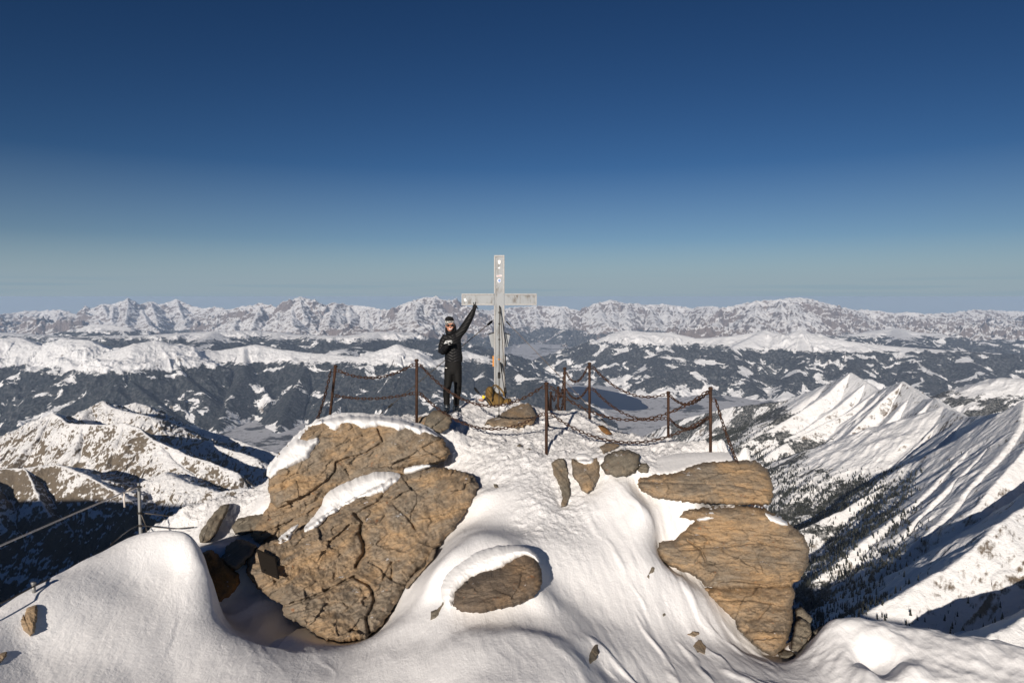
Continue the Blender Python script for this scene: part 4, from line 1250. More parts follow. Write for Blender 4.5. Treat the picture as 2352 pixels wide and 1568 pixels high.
# the left mound breaks off sharply towards the pit beside the big boulder
ed = np.full(X.shape, 1e9); es = np.zeros(X.shape); et = np.zeros(X.shape)
for k, (a, b) in enumerate(zip(EDGE[:-1], EDGE[1:])):
    dx, dy = b.x - a.x, b.y - a.y
    t0_ = ((X - a.x) * dx + (Y - a.y) * dy) / (dx * dx + dy * dy)
    t_ = np.clip(t0_, 0, 1)
    d_ = np.hypot(X - a.x - t_ * dx, Y - a.y - t_ * dy)
    sd = (dx * (Y - a.y) - dy * (X - a.x))
    m_ = d_ < ed
    ed = np.where(m_, d_, ed); es = np.where(m_, sd, es); et = np.where(m_, k + t_, et)
edn = ed + 0.05 * fbm(X * 5, Y * 5, 3, 231)
drop = sstep(0.0, 0.16, edn) * sstep(1.9, 0.7, ed) * (es > 0) * sstep(0.1, 1.5, et) * sstep(9.9, 6.0, et)
Z = Z - 0.22 * drop
pxg = 1176 + 1568 * X / Y
w_ = sstep(1745, 1800, pxg) * sstep(8.2, 8.7, Y)
Z = Z * (1 - w_) + np.minimum(Z, -4.9 - (Y - 8.4) * 1.1) * w_
tramp = sstep(9.3, 10.8, Y + 0.35 * fbm(X * 1.2, Y * 1.2, 3, 201)) * (1 - sstep(17, 18, Y))
tramp = np.maximum(tramp, 0.7 * sstep(0.8, 0.2, np.abs(X - 0.45 - 0.09 * (Y - 8))) * sstep(7.9, 9.4, Y))
tramp = np.maximum(tramp, sstep(-3.4, -4.2, X) * sstep(9.0, 9.8, Y))
lumps = np.abs(fbm(X * 2.6, Y * 2.6, 4, 203, 0.6)) + 0.6 * np.abs(fbm(X * 6.5, Y * 6.5, 4, 207, 0.6)) - 0.28
a = 0.25
ax_, ay_ = X * math.cos(a) + Y * math.sin(a), -X * math.sin(a) + Y * math.cos(a)
wind = fbm(ax_ * 3.4, ay_ * 0.6, 4, 211) * 0.5 + 0.35 * fbm(ax_ * 8, ay_ * 1.6, 3, 213)
soft = fbm(X * 0.9, Y * 0.9, 3, 215)
windmask = sstep(0.3, 1.2, X) * (1 - tramp) * sstep(3.6, 2.6, X) + 0.25
sas = ridged(ax_ * 1.5 + 0.5 * fbm(X * 0.8, Y * 0.8, 3, 221), ay_ * 0.32, 3, 223, 0.6)
Z = Z + 0.026 * (sstep(0.62, 0.95, sas)) * windmask * (1 - tramp)
Z = Z + tramp * lumps * 0.125 + wind * 0.030 * windmask * (1 - 0.7 * tramp) + 0.03 * soft + 0.004 * fbm(X * 22, Y * 22, 3, 217) * (0.4 + tramp)
# footprints
rf = random.Random(12)
for (x0, y0, x1, y1, k) in ((0.15, 8.9, 0.05, 12.6, 9), (0.45, 9.3, 0.55, 12.8, 8), (-0.6, 11.5, -0.9, 13.6, 6), (1.4, 11.2, 0.5, 13.2, 6), (2.4, 10.9, 3.2, 11.4, 5)):
    for i in range(k):
        t = i / (k - 1)
        fx, fy = x0 + (x1 - x0) * t + (0.11 if i % 2 else -0.11) + rf.uniform(-.05, .05), y0 + (y1 - y0) * t + rf.uniform(-.06, .06)
        e = ((X - fx) / 0.075) ** 2 + ((Y - fy) / 0.16) ** 2
        Z = Z - 0.045 * np.exp(-e * e) * sstep(9.8, 10.6, Y)
# wind scoop with a bright lip at the lower right
bx, by, bz = P(2090, 1560, 6.72)
e = ((X - bx) / 0.24) ** 2 + ((Y - by) / 0.20) ** 2
Z = Z + 0.12 * np.exp(-e)
e = ((X - bx + 0.22) / 0.26) ** 2 + ((Y - by - 0.22) / 0.22) ** 2
Z = Z - 0.15 * np.exp(-e * e)
e = ((X - bx + 0.46) / 0.14) ** 2 + ((Y - by + 0.02) / 0.40) ** 2
Z = Z + 0.14 * np.exp(-e)
rd = np.sqrt((X / 0.90) ** 2 + ((Y - 6.32) / 0.70) ** 2) + 0.06 * fbm(X * 2, Y * 2, 3, 251)
Z = Z + 0.075 * sstep(1.10, 0.50, rd)
shelf = sstep(2.9, 3.4, X) * sstep(8.0, 7.4, Y)
Z = Z + shelf * (0.045 * ridged(X * 1.1 + 3, Y * 1.6, 3, 241) + 0.04 * fbm(X * 3, Y * 3, 3, 243))
snow_o = mesh_np('snow_ground', np.stack([X, Y, Z], -1).reshape(-1, 3), grid_faces(*X.shape), M_snow)
at = snow_o.data.attributes.new('rough', 'FLOAT', 'POINT')
at.data.foreach_set('value', tramp.astype(np.float32).ravel())
tag(snow_o, kind='structure')
# hood on the middle boulder
MB1.cap([(1010, 1350), (1022, 1318), (1050, 1290), (1090, 1266), (1130, 1254), (1180, 1250), (1214, 1256), (1236, 1276), (1240, 1292), (1230, 1288), (1210, 1276), (1184, 1284), (1150, 1308),
         (1108, 1320), (1078, 1332), (1054, 1356), (1046, 1384), (1036, 1396), (1018, 1388)], 0.16, 26, 121, sink=0.5, pw=0.5, Dp=plane_fit([(1130, 1250, 8.0), (1130, 1390, 7.28), (1010, 1350, 7.55)]))
R1.cap([(1470, 1076), (1500, 1048), (1560, 1040), (1640, 1036), (1700, 1040), (1740, 1056), (1758, 1072), (1735, 1066), (1705, 1062), (1680, 1066), (1645, 1064), (1620, 1070), (1600, 1072), (1575, 1080), (1560, 1086), (1545, 1090), (1510, 1090), (1480, 1094)],
       0.06, 12, 123, sink=0.3, Dp=plane_fit([(1600, 1040, 10.75), (1600, 1090, 9.95)]))

# --- stones low left and in the lower snow
def gD(px, py, lo=4.5, hi=12.0):
    """how far ahead the snow lies under this point of view"""
    Ds = np.linspace(lo, hi, 400)
    x, y, z = Pn(px, py, Ds)
    g = z - snow_z(x, y)
    k = np.nonzero(g < 0)[0]
    return float(Ds[k[0]]) if len(k) else 7.5


def snow_stone(poly, label, mat, tilt, bulge, seed, group=GB, cat='rock', name='boulder', step=1.3, amp=0.03, rad=8, sink=0.03):
    t = min(poly, key=lambda p: p[1]); b = max(poly, key=lambda p: p[1])
    return Rock(name, poly, [(t[0], t[1], gD(*t) + sink), (b[0], b[1] + 0.01, gD(*b) + sink)], bulge, rad, 0.3, mat, tilt, amp, seed=seed, label=label, group=group, bury=False, cat=cat, step=step)


snow_stone([(40, 1430), (44, 1412), (58, 1394), (84, 1386), (88, 1402), (84, 1430), (80, 1452), (70, 1462), (52, 1448)], 'lone brown rock in the snow near the left edge, below the short stake', M_rockL, R(70), 0.12, 93, rad=14)
snow_stone([(-40, 1520), (-30, 1500), (-4, 1496), (16, 1495), (18, 1500), (8, 1516), (-10, 1530)], 'brown rock cut off by the lower left edge of the view', M_rockL, R(30), 0.07, 95)
snow_stone([(1347, 1530), (1352, 1500), (1366, 1476), (1374, 1478), (1376, 1498), (1370, 1512), (1358, 1524)], 'narrow rock at the right edge of the big foreground snow dome', M_rockG, R(70), 0.08, 97)
snow_stone([(988, 1424), (990, 1404), (1006, 1396), (1018, 1380), (1022, 1388), (1014, 1408), (1002, 1420)], 'small grey rock below the left end of the snow hood', M_rockG, R(-50), 0.08, 99)
for k, (q, lab) in enumerate([
        ([(1580, 1492), (1592, 1480), (1604, 1466), (1612, 1470), (1616, 1478), (1624, 1484), (1618, 1502), (1606, 1498), (1596, 1501)], 'pointed brown stone in the smooth snow left of the lowest right boulder'),
        ([(1576, 1456), (1586, 1454), (1590, 1448), (1604, 1450), (1606, 1456), (1596, 1462), (1586, 1460)], 'small brown stone above the pointed one in the smooth snow'),
        ([(1480, 1324), (1488, 1318), (1492, 1308), (1500, 1298), (1504, 1304), (1502, 1312), (1494, 1320), (1492, 1330), (1486, 1326)], 'slim stone in the snow left of the bulky ochre boulder'),
        ([(1520, 1408), (1528, 1406), (1530, 1412), (1524, 1416)], 'tiny stone alone in the middle of the snow slope'),
        ([(1312, 1560), (1318, 1552), (1324, 1548), (1328, 1552), (1320, 1562)], 'tiny dark stone near the lower edge on the foreground dome'),
        ([(1334, 1540), (1338, 1536), (1340, 1544), (1336, 1548)], 'crumb of dark stone just above the tiny one on the foreground dome'),
        ([(1186, 1022), (1194, 1018), (1200, 1022), (1192, 1027)], 'tiny brown stone in the trampled snow left of the nearest post'),
        ([(1208, 1030), (1218, 1027), (1226, 1031), (1214, 1035)], 'flat crumb of rock in the trampled snow close to the nearest post'),
        ([(1562, 1056), (1570, 1052), (1576, 1056), (1568, 1060)], 'pale stone in the snow left of the rightmost post'),
        ([(1132, 1112), (1140, 1110), (1146, 1118), (1138, 1120)], 'little grey stone beside the path right of the left outcrop')]):
    snow_stone(q, lab, M_rockG if k not in (0, 1) else M_rockL, R(20), 0.05, 111 + k, 'stones in the snow', 'stone', 'stone', 1.0, 0.02, 5, 0.01)

# @@OBJ
# ------------------------------------------------------------------ chain fence
n = NT('rusty_iron')
o_ = n.obj()
rn = n.noise(o_, 26, 6, 0.7)
M_rust = n.set(n.ramp(rn, [(0.30, (0.022, 0.014, 0.011)), (0.52, (0.055, 0.028, 0.018)), (0.72, (0.12, 0.052, 0.026))]), 0.75, 0.25, n.bump(rn, 0.5, 0.004), 0.35)
FENCE = 'rusty posts of the chain fence'
CHAINS = 'rusty chains of the fence'
POSTS = {}


def post(key, top, D, base_py, eyes, label, lean=0.0, r=0.025):
    t = P(top[0], top[1], D)
    b = P(top[0] - lean, base_py, D)
    b = Vector((b.x, b.y, b.z))
    root = empty('fence_post', b, label, 'post', FENCE)
    d = (t - b).normalized()
    MB().tube([b - d * 0.25, b + (t - b) * 0.5, t - d * 0.02], r, 12).build('pole', M_rust, root, True)
    c = MB()
    c.tube([t - d * 0.045, t - d * 0.04, t - d * 0.012, t], [r * 1.05, r * 1.45, r * 1.45, r * 0.8], 12)
    c.build('cap', M_rust, root, True)
    POSTS[key] = {}
    for name, py, dirs in eyes:
        f = (py - top[1]) / (base_py - top[1])
        c = t + (b - t) * f
        for k, dv in enumerate(dirs):
            dv = Vector(dv); dv.normalize()
            e = c + dv * (r + 0.026)
            ring = []
            for i in range(14):
                a = 2 * math.pi * i / 14
                ring.append(e + dv * (0.028 * math.cos(a)) + Vector((0, 0, 0.028 * math.sin(a))))
            MB().tube(ring, 0.0062, 6, closed=True).build('ring', M_rust, root, True)
            POSTS[key][name + str(k)] = e + dv * 0.028
    return root


def unit(a, b): return (b[0] - a[0], b[1] - a[1], 0)


pos = {k: P(px, 900, D) for k, px, D in (('a', 764, 12.3), ('b', 957, 11.8), ('c', 1255, 10.9), ('d', 1297, 14.0), ('e', 1354, 13.0), ('f', 1535, 12.2), ('g', 1631, 10.8), ('h', 1265, 15.6), ('i', 1282, 15.3))}


def to(a, *bs): return [unit(pos[a], pos[b]) if isinstance(b, str) else b for b in bs]


post('a', (771, 838), 12.3, 962, [('u', 851, to('a', (-1, 0.1, 0), 'b')), ('l', 908, to('a', 'b'))], 'rusty iron post leaning slightly, farthest left in the chain fence', lean=14)
post('b', (957, 824), 11.8, 972, [('u', 838, to('b', 'a', 'c')), ('l', 903, to('b', 'a', 'c'))], 'rusty iron post left of the person, beside the grey block')
post('c', (1255, 877), 10.9, 1037, [('u', 889, to('c', 'b', 'g', 'h')), ('l', 951, to('c', 'b', 'g', 'h'))], 'rusty iron post standing nearest in the middle of the snow')
post('d', (1297, 843), 14.0, 960, [('u', 855, to('d', 'i', 'e')), ('l', 893, to('d', 'i', 'e'))], 'rusty iron post at the back edge, just left of the tallest looking one')
post('e', (1354, 832), 13.0, 968, [('u', 843, to('e', 'd', 'f')), ('l', 892, to('e', 'd', 'f'))], 'dark rusty post before the lake whose top reaches highest right of the cross')
post('f', (1535, 898), 12.2, 1030, [('u', 907, to('f', 'e', 'g')), ('l', 961, to('f', 'e', 'g'))], 'dark rusty post at the back right rim, next to the rightmost post')
post('g', (1632, 888), 10.8, 1049, [('u', 901, to('g', 'c', 'f')), ('l', 960, to('g', 'c', 'f')), ('m', 918, to('g', (1, -0.1, 0)))], 'rusty iron post farthest right, above the flat brown boulder')
post('h', (1265, 899), 15.6, 985, [('u', 908, to('h', 'i', 'c')), ('l', 938, to('h', 'i', 'c'))], 'short looking rusty post low behind the nearest post, left of its twin', r=0.024)
post('i', (1282, 887), 15.3, 975, [('u', 897, to('i', 'h', 'd')), ('l', 930, to('i', 'h', 'd'))], 'thin rusty post behind the nearest post, between it and the back edge post', r=0.024)


def link_mesh(A, B, sag, pitch=0.066, L=0.094, Wd=0.054, wr=0.0088):
    N = 400
    P_ = [A + (B - A) * (i / N) + Vector((0, 0, -4 * sag * (i / N) * (1 - i / N))) for i in range(N + 1)]
    cum = [0.0]
    for p, q in zip(P_[:-1], P_[1:]): cum.append(cum[-1] + (q - p).length)
    k = max(2, int(round(cum[-1] / pitch)))
    mb = MB()
    j = 0
    for i in range(k):
        s = (i + 0.5) / k * cum[-1]
        while cum[j + 1] < s: j += 1
        f = (s - cum[j]) / (cum[j + 1] - cum[j])
        c = P_[j] + (P_[j + 1] - P_[j]) * f
        t = (P_[j + 1] - P_[j]).normalized()
        side = t.cross(Vector((0, 0, 1)))
        side = side.normalized() if side.length > 1e-4 else Vector((1, 0, 0))
        upv = side.cross(t)
        w = upv if i % 2 == 0 else side
        ro = random.Random(i * 31 + int(sag * 1000)).uniform(-0.25, 0.25)
        w2 = side if i % 2 == 0 else upv
        w = w * math.cos(ro) + w2 * math.sin(ro)
        h = Wd / 2 - wr
        a = L / 2 - wr - h
        ring = []
        for q in range(7):
            an = -math.pi / 2 + math.pi * q / 6
            ring.append(c + t * (a + h * math.cos(an)) + w * (h * math.sin(an)))
        for q in range(7):
            an = math.pi / 2 + math.pi * q / 6
            ring.append(c + t * (-a + h * math.cos(an)) + w * (h * math.sin(an)))
        mb.tube(ring, wr, 6, closed=True)
    return mb


def chain(A, B, mid_py, label, sag=None):
    if sag is None:
        M = (A + B) / 2
        px = 1176 + 1568 * M.x / M.y
        sag = M.z - P(px, mid_py, M.y).z
    return tag(link_mesh(A, B, sag).build('chain', M_rust, None, True), label, 'chain', CHAINS)


Q = POSTS
chain(Q['a']['u1'], Q['b']['u0'], 867, 'upper rusty chain sagging between the two left posts')
chain(Q['a']['l0'], Q['b']['l0'], 915, 'lower rusty chain sagging between the two left posts')
chain(Q['a']['u0'], P(719, 985, 11.3), 0, 'rusty chain running steeply down from the leaning left post behind the boulder', sag=0.10)
chain(Q['b']['u1'], Q['c']['u0'], 929, 'upper rusty chain hanging in front of the person and backpack')
chain(Q['b']['l1'], Q['c']['l0'], 982, 'lower rusty chain hanging just above the snow in front of the broad tan rock')
chain(Q['c']['u1'], Q['g']['u0'], 964, 'upper rusty chain from the nearest post across the lake to the rightmost post')
chain(Q['c']['l1'], Q['g']['l0'], 1016, 'lower rusty chain lying lowest over the snow towards the rightmost post')
chain(Q['c']['u2'], Q['h']['u1'], 0, 'upper rusty chain running back from the nearest post to the low posts behind', sag=0.35)
chain(Q['c']['l2'], Q['h']['l1'], 0, 'lower rusty chain running back from the nearest post to the low posts behind', sag=0.30)
chain(Q['h']['u0'], Q['i']['u0'], 0, 'short upper chain hanging between the twin low posts at the back', sag=0.16)
chain(Q['h']['l0'], Q['i']['l0'], 0, 'short lower chain hanging between the twin low posts at the back', sag=0.14)
chain(Q['i']['u1'], Q['d']['u0'], 0, 'upper chain from the twin low posts up to the back edge post', sag=0.30)
chain(Q['i']['l1'], Q['d']['l0'], 0, 'lower chain from the twin low posts up to the back edge post', sag=0.28)
chain(Q['d']['u1'], Q['e']['u0'], 876, 'short upper chain sagging in a deep bow left of the highest post')
chain(Q['d']['l1'], Q['e']['l0'], 915, 'short lower chain sagging in a deep bow left of the highest post')
chain(Q['e']['u1'], Q['f']['u0'], 902, 'upper rusty chain falling from the highest post to the back right rim')
chain(Q['e']['l1'], Q['f']['l0'], 953, 'lower rusty chain falling from the highest post to the back right rim')
chain(Q['f']['u1'], Q['g']['u1'], 928, 'upper dark chain bowed between the two right hand posts')
chain(Q['f']['l1'], Q['g']['l1'], 985, 'lower dark chain bowed between the two right hand posts')
chain(Q['g']['m0'], P(1742, 1160, 9.55), 0, 'rusty chain falling from the rightmost post down over the flat brown boulder', sag=0.14)
mb = MB()
for a, b in (((1742, 1140, 9.5), (1718, 1172, 9.45)), ((1742, 1140, 9.5), (1758, 1182, 9.45))):
    q = link_mesh(P(*a), P(*b), 0.02)
    mb.add(np.concatenate(q.v), np.concatenate(q.f4))
tag(mb.build('chain', M_rust, None, True), 'short forked chain end anchored in the gap of the right outcrop', 'chain', CHAINS)

# ------------------------------------------------------------------ summit cross
n = NT('weathered_metal')
o_ = n.obj()
sm = n.noise(n.mapping(o_, (1, 1, 0.35)), 7, 7, 0.7, 0.5)
sc_ = n.noise(o_, 40, 5, 0.7)
c = n.mix(n.ss(0.46, 0.64, sm), (0.265, 0.28, 0.295), (0.17, 0.17, 0.168))
c = n.mix(n.m('MULTIPLY', n.ss(0.54, 0.66, sm), 0.85), c, (0.10, 0.085, 0.075))
c = n.mix(n.m('MULTIPLY', n.ss(0.55, 0.7, sc_), 0.4), c, (0.28, 0.26, 0.24))
M_cross = n.set(c, 0.5, 0.25, n.bump(sc_, 0.2, 0.003), 0.4)
M_edge = plain('cross_edge', (0.33, 0.325, 0.32), 0.55, 0.3, var=0.35, scale=25)
M_dark = plain('dark_iron', (0.035, 0.032, 0.03), 0.6, 0.4)
M_cable = plain('steel_cable', (0.10, 0.09, 0.08), 0.5, 0.6)
M_white = plain('sticker_white', (0.80, 0.79, 0.78), 0.5, var=0.03)
M_red = plain('sticker_red', (0.62, 0.08, 0.08), 0.5, var=0.1)
M_blue = plain('sticker_blue', (0.22, 0.32, 0.58), 0.5, var=0.1)
M_orange = plain('sticker_orange', (0.62, 0.26, 0.06), 0.5, var=0.15)
CD = 14.6
CS = CD / 1568.0
cb = P(1146.5, 912, CD)
cross = empty('summit_cross', cb, 'tall weathered silver metal cross standing on the snowy summit', 'cross')


def cpt(px, py, off=0.0):
    v = P(px, py, CD + off)
    return v


def cbox(mb, x0, y0, x1, y1, d0, d1):
    a = cpt(x0, y0); b = cpt(x1, y1)
    mb.box(((a.x + b.x) / 2, CD + (d0 + d1) / 2, (a.z + b.z) / 2), (abs(b.x - a.x), d1 - d0, abs(a.z - b.z)), bev=0.004)
    return mb


up = MB()
cbox(up, 1135.5, 587, 1158.2, 916, 0.012, 0.20)
upright = up.build('upright', M_cross, cross)
arm = MB()
cbox(arm, 1060.5, 675, 1135.2, 700.5, 0.014, 0.17)
cbox(arm, 1158.5, 675, 1232.5, 700.5, 0.014, 0.17)
crossbar = arm.build('crossbar', M_cross, cross)
fr = MB()
for q in ((1135, 586, 1158.7, 589.5), (1134.6, 589.6, 1138.2, 674), (1155.2, 589.6, 1158.8, 674), (1134.6, 701, 1138.0, 914), (1155.6, 701, 1158.8, 914)):
    cbox(fr, *q, 0.0, 0.03)
fr.build('border', M_edge, upright)
fr = MB()
for q in ((1060, 674.4, 1134.4, 677.6), (1159, 674.4, 1233, 677.6), (1060, 697.8, 1134.4, 701), (1159, 697.8, 1233, 701), (1060, 677.8, 1063, 697.6), (1230, 677.8, 1233, 697.6)):
    cbox(fr, *q, 0.0, 0.03)
fr.build('border', M_edge, crossbar)


def flat(parent, name, pts, mat, off=0.006, th=0.004):
    mb = MB()
    mb.prism([cpt(x, y, off) for x, y in pts], (0, th, 0))
    return mb.build(name, mat, parent)


def disc(cx, cy, rx, ry, k=16): return [(cx + rx * math.cos(2 * math.pi * i / k), cy + ry * math.sin(2 * math.pi * i / k)) for i in range(k)]


s = flat(upright, 'sticker', [(1143.4, 599), (1145, 597.4), (1148.6, 597.4), (1150, 599), (1149.6, 604), (1148, 606.5), (1145.4, 606.5), (1143.8, 604)], M_white); s['label'] = 'white shield shaped sticker near the top'
s = flat(upright, 'sticker', [(1144, 614), (1148.6, 613), (1148.6, 617), (1144, 617)], M_white); s['label'] = 'small white sticker scrap'
s = flat(upright, 'sticker', [(1140.5, 632.4), (1152.6, 631.4), (1152.6, 635), (1140.5, 636)], M_white); s['label'] = 'white strip sticker with red marks'
st = MB()
for x in (1141.4, 1143.6, 1145.6, 1147.8, 1150.2):
    st.prism([cpt(x, 633, 0.004), cpt(x + 1.4, 632.8, 0.004), cpt(x + 1.1, 634.6, 0.004), cpt(x + 0.1, 634.8, 0.004)], (0, 0.0015, 0))
st.build('lettering', M_red, s)
s = flat(upright, 'sticker', disc(1146.6, 644.3, 4.3, 5.0), M_white); s['label'] = 'round white and blue sticker'
st = MB()
st.prism([cpt(x, y, 0.004) for x, y in disc(1147, 644.3, 3.0, 3.6, 12)], (0, 0.0015, 0))
st.build('print', M_blue, s)
s = flat(upright, 'sticker', [(1146.4, 821.5), (1149.6, 824.8), (1146.4, 828), (1143.2, 824.8)], M_orange); s['label'] = 'orange diamond sticker'
s = flat(crossbar, 'sticker', [(1065, 686), (1069.4, 684.6), (1072.2, 691), (1067.6, 693)], M_white); s['label'] = 'small tilted white sticker on the left arm'
# register box behind the upright: a funnel shaped sheet metal housing
for (xa, xb, xc, xd, lab) in ((1122.5, 1134.4, 1134.4, 1129, None), (1159.0, 1171.5, 1166, 1159.0, None)):
    rb = MB()
    rb.prism([cpt(xa, 765 + (4 if xa < 1130 else 0), 0.06), cpt(xb, 765 + (4 if xa > 1130 else 0), 0.06), cpt(xc, 797, 0.06), cpt(xd, 797, 0.06)], (0, 0.22, 0))
    b = rb.build('side_box', M_cross, cross)
    MB().tube([cpt(xa - 1.5, 767.5 if xa < 1130 else 763.5, 0.05), cpt(xb + 1.2, 763.5 if xa < 1130 else 769, 0.05)], 0.009, 6).build('hinge_rod', M_dark, b)
pl = MB(); cbox(pl, 1131, 818, 1134.4, 842, 0.05, 0.20)
pl.build('marker_plate', M_orange, cross)
pl = MB(); cbox(pl, 1159.1, 817, 1162, 842, 0.05, 0.20)
pl.build('marker_plate', M_dark, cross)
for y in (716, 742, 778, 860):
    pl = MB()
    cbox(pl, 1144.5, y, 1148.5, y + 3, -0.004, 0.012)
    pl.build('clamp', M_dark, upright)


def cable(a, b, r, label, turn=None, sag=0.0, mat=None, group='guy cables of the cross'):
    root = empty('guy_cable', b, label, 'cable', group)
    n_ = 16
    MB().tube([a + (b - a) * (i / n_) + Vector((0, 0, -4 * sag * (i / n_) * (1 - i / n_))) for i in range(n_ + 1)], r, 6).build('wire', mat or M_cable, root, True)
    if turn:
        for f in turn:
            c = a + (b - a) * f; t = (b - a).normalized()
            MB().tube([c - t * 0.07, c - t * 0.06, c + t * 0.06, c + t * 0.07], [r, r * 2.6, r * 2.6, r], 8).build('turnbuckle', M_dark, root, True)
    return root


cable(P(1133.5, 735, 14.66), P(872, 952, 15.4), 0.010, 'dark guy cable running from the cross down left behind the person', [0.03, 0.9])
cable(P(1160, 735, 14.66), P(1422, 1003, 12.7), 0.0055, 'thin guy cable running from the cross down right across the lake', [0.03, 0.88], mat=plain('rusty_wire', (0.20, 0.15, 0.11), 0.6, 0.3))
cable(P(1147, 702, 14.56), P(1146, 972, 12.75), 0.010, 'guy cable in front of the cross, fixed to the broad tan rock', [0.62, 0.96])
cable(P(1149, 704, 14.57), P(1163, 932, 14.05), 0.009, 'slanting guy cable close to the front of the cross, ending beside the backpack', [0.85])

# ------------------------------------------------------------------ backpack, poles, bread bag
n = NT('brown_canvas')
o_ = n.obj()
wv = n.noise(o_, 90, 4, 0.6); bl = n.noise(o_, 9, 4, 0.6)
M_bag = n.set(n.mix(bl, (0.115, 0.070, 0.022), (0.20, 0.125, 0.042)), 0.8, 0, n.bump(n.m('ADD', wv, bl), 0.4, 0.006), 0.2)
M_strap = plain('strap_webbing', (0.09, 0.055, 0.018), 0.85)
M_black = plain('black_fabric', (0.012, 0.012, 0.013), 0.7, var=0.3)
M_plastic = plain('black_plastic', (0.012, 0.012, 0.013), 0.4)
M_yellow = plain('yellow_plastic', (0.80, 0.55, 0.02), 0.45)
BD = 13.9
bz = zat(P(1145, 930, BD).x, BD)
bag = empty('backpack', P(1146, 936, BD), 'brown canvas backpack lying at the foot of the cross', 'backpack')


def puff(name, poly, D, bulge, rad, mat, parent, back=0.05, seed=1, sm=2, step=0.8, wr=0.008):
    q = jag(smooth_poly(poly, sm), 1.0, 0.3, seed, 0.2)

    def f(x, y, d):
        t = np.clip(d / rad, 0, 1)
        return D - bulge * np.sqrt(np.clip(1 - (1 - t) ** 2, 0, 1)) - wr * fbm(x / 4, y / 5, 4, seed) * np.minimum(1, d / 3)

    def g(x, y, d):
        t = np.clip(d / rad, 0, 1)
        return D + back * np.sqrt(np.clip(1 - (1 - t) ** 2, 0, 1))
    return blob(name, q, step, f, g, mat, parent)


main_b = puff('main_bag', [(1114, 900), (1117, 891), (1122, 887), (1129, 887), (1134, 893), (1138, 899), (1147, 906), (1156, 912), (1160, 920), (1156, 930), (1146, 937), (1134, 939), (1126, 935), (1120, 922), (1115, 912)], BD, 0.20, 11, M_bag, bag, 0.12, 301)
puff('lid', [(1115, 898), (1118, 890), (1123, 887), (1129, 887), (1133, 892), (1134, 902), (1132, 912), (1126, 916), (1119, 910)], BD - 0.12, 0.13, 8, M_bag, bag, 0.05, 303)
puff('hip_belt', [(1152, 922), (1160, 916), (1170, 914), (1176, 918), (1172, 926), (1160, 931), (1150, 934), (1144, 932)], BD - 0.03, 0.08, 5, M_bag, bag, 0.05, 305)
pk = puff('front_pocket', [(1120, 920), (1128, 912), (1136, 916), (1140, 926), (1136, 936), (1126, 934)], BD - 0.16, 0.06, 6, M_bag, bag, 0.04, 307)
bp = lambda x, y, o: P(x, y, BD + o)
MB().tube([bp(1131, 896, -.10), bp(1131, 889, -.06), bp(1134, 885, 0), bp(1139, 884.5, .03), bp(1144, 887, .05), bp(1150, 893, .05), bp(1156, 901, .05), bp(1158, 910, .02)], 0.020, 8, squash=(1, 0.45)).build('shoulder_strap', M_bag, bag, True)
MB().tube([bp(1136, 895, .10), bp(1137, 889, .12), bp(1142, 889, .12), bp(1147, 896, .1), bp(1149, 906, .05)], 0.020, 8, squash=(1, 0.45)).build('shoulder_strap', M_bag, bag, True)
MB().tube([bp(1131.5, 893, -.17), bp(1133, 902, -.24), bp(1131, 912, -.27), bp(1130, 922, -.27)], 0.010, 6).build('buckle_strap', M_black, bag, True)
MB().tube([bp(1117, 912, -.22), bp(1124, 920, -.26), bp(1130, 930, -.26)], 0.022, 6, squash=(1, 0.4)).build('buckle_strap', M_black, bag, True)
MB().tube([bp(1121, 894, -.24), bp(1126, 901, -.27), bp(1129, 907, -.27)], 0.008, 6).build('zip_pull', M_strap, bag, True)
MB().tube([bp(1124, 934, -.14), bp(1120, 938, -.16), bp(1114, 940, -.16)], 0.010, 6, squash=(1, 0.5)).build('loose_strap', M_strap, bag, True)
sp = empty('ski_pole', P(1163, 930, 14.2), 'black ski pole leaning against the front of the cross', 'ski pole')
MB().tube([P(1162.5, 931, 14.2), P(1156, 880, 14.35), P(1152, 850, 14.45)], 0.009, 8).build('shaft', M_plastic, sp, True)
MB().tube([P(1152.4, 852, 14.43), P(1151, 842, 14.46), P(1150, 834, 14.49), P(1149.6, 831.5, 14.5)], [0.016, 0.018, 0.020, 0.012], 10).build('grip', M_black, sp, True)
sp = empty('ski_pole', P(1126, 928, 13.7), 'black ski pole lying behind the backpack with its grip sticking out left', 'ski pole')
MB().tube([P(1124, 928, 13.75), P(1110, 913, 13.9), P(1098, 900, 14.05)], 0.010, 8).build('shaft', M_plastic, sp, True)
MB().tube([P(1099, 901.5, 14.04), P(1094, 896, 14.1), P(1090.5, 891, 14.16)], [0.022, 0.026, 0.024], 10).build('grip', M_black, sp, True)
mb = MB(); mb.ball(P(1110.5, 911.5, 13.82), (0.030, 0.012, 0.036), 14, 8)
mb.build('basket', M_yellow, sp, True)
fb_ = empty('bread_bag', P(1105, 922, 13.95), 'small clear bag with a bread bun in the snow left of the backpack', 'bag')
mb = MB(); mb.ball(P(1105.3, 917.8, 13.95), (0.055, 0.05, 0.028), 16, 10)
mb.build('bun', plain('bread_crust', (0.42, 0.20, 0.09), 0.7, var=0.3, scale=30), fb_, True)
n = NT('clear_film')
M_film = n.set((0.75, 0.75, 0.78), 0.2, 0, None, 0.5, Alpha=0.28)
puff('film', [(1098, 918), (1098, 908), (1101, 904), (1105, 907), (1109, 905), (1112, 912), (1112, 920), (1105, 923)], 13.98, 0.09, 5, M_film, fb_, 0.06, 311)

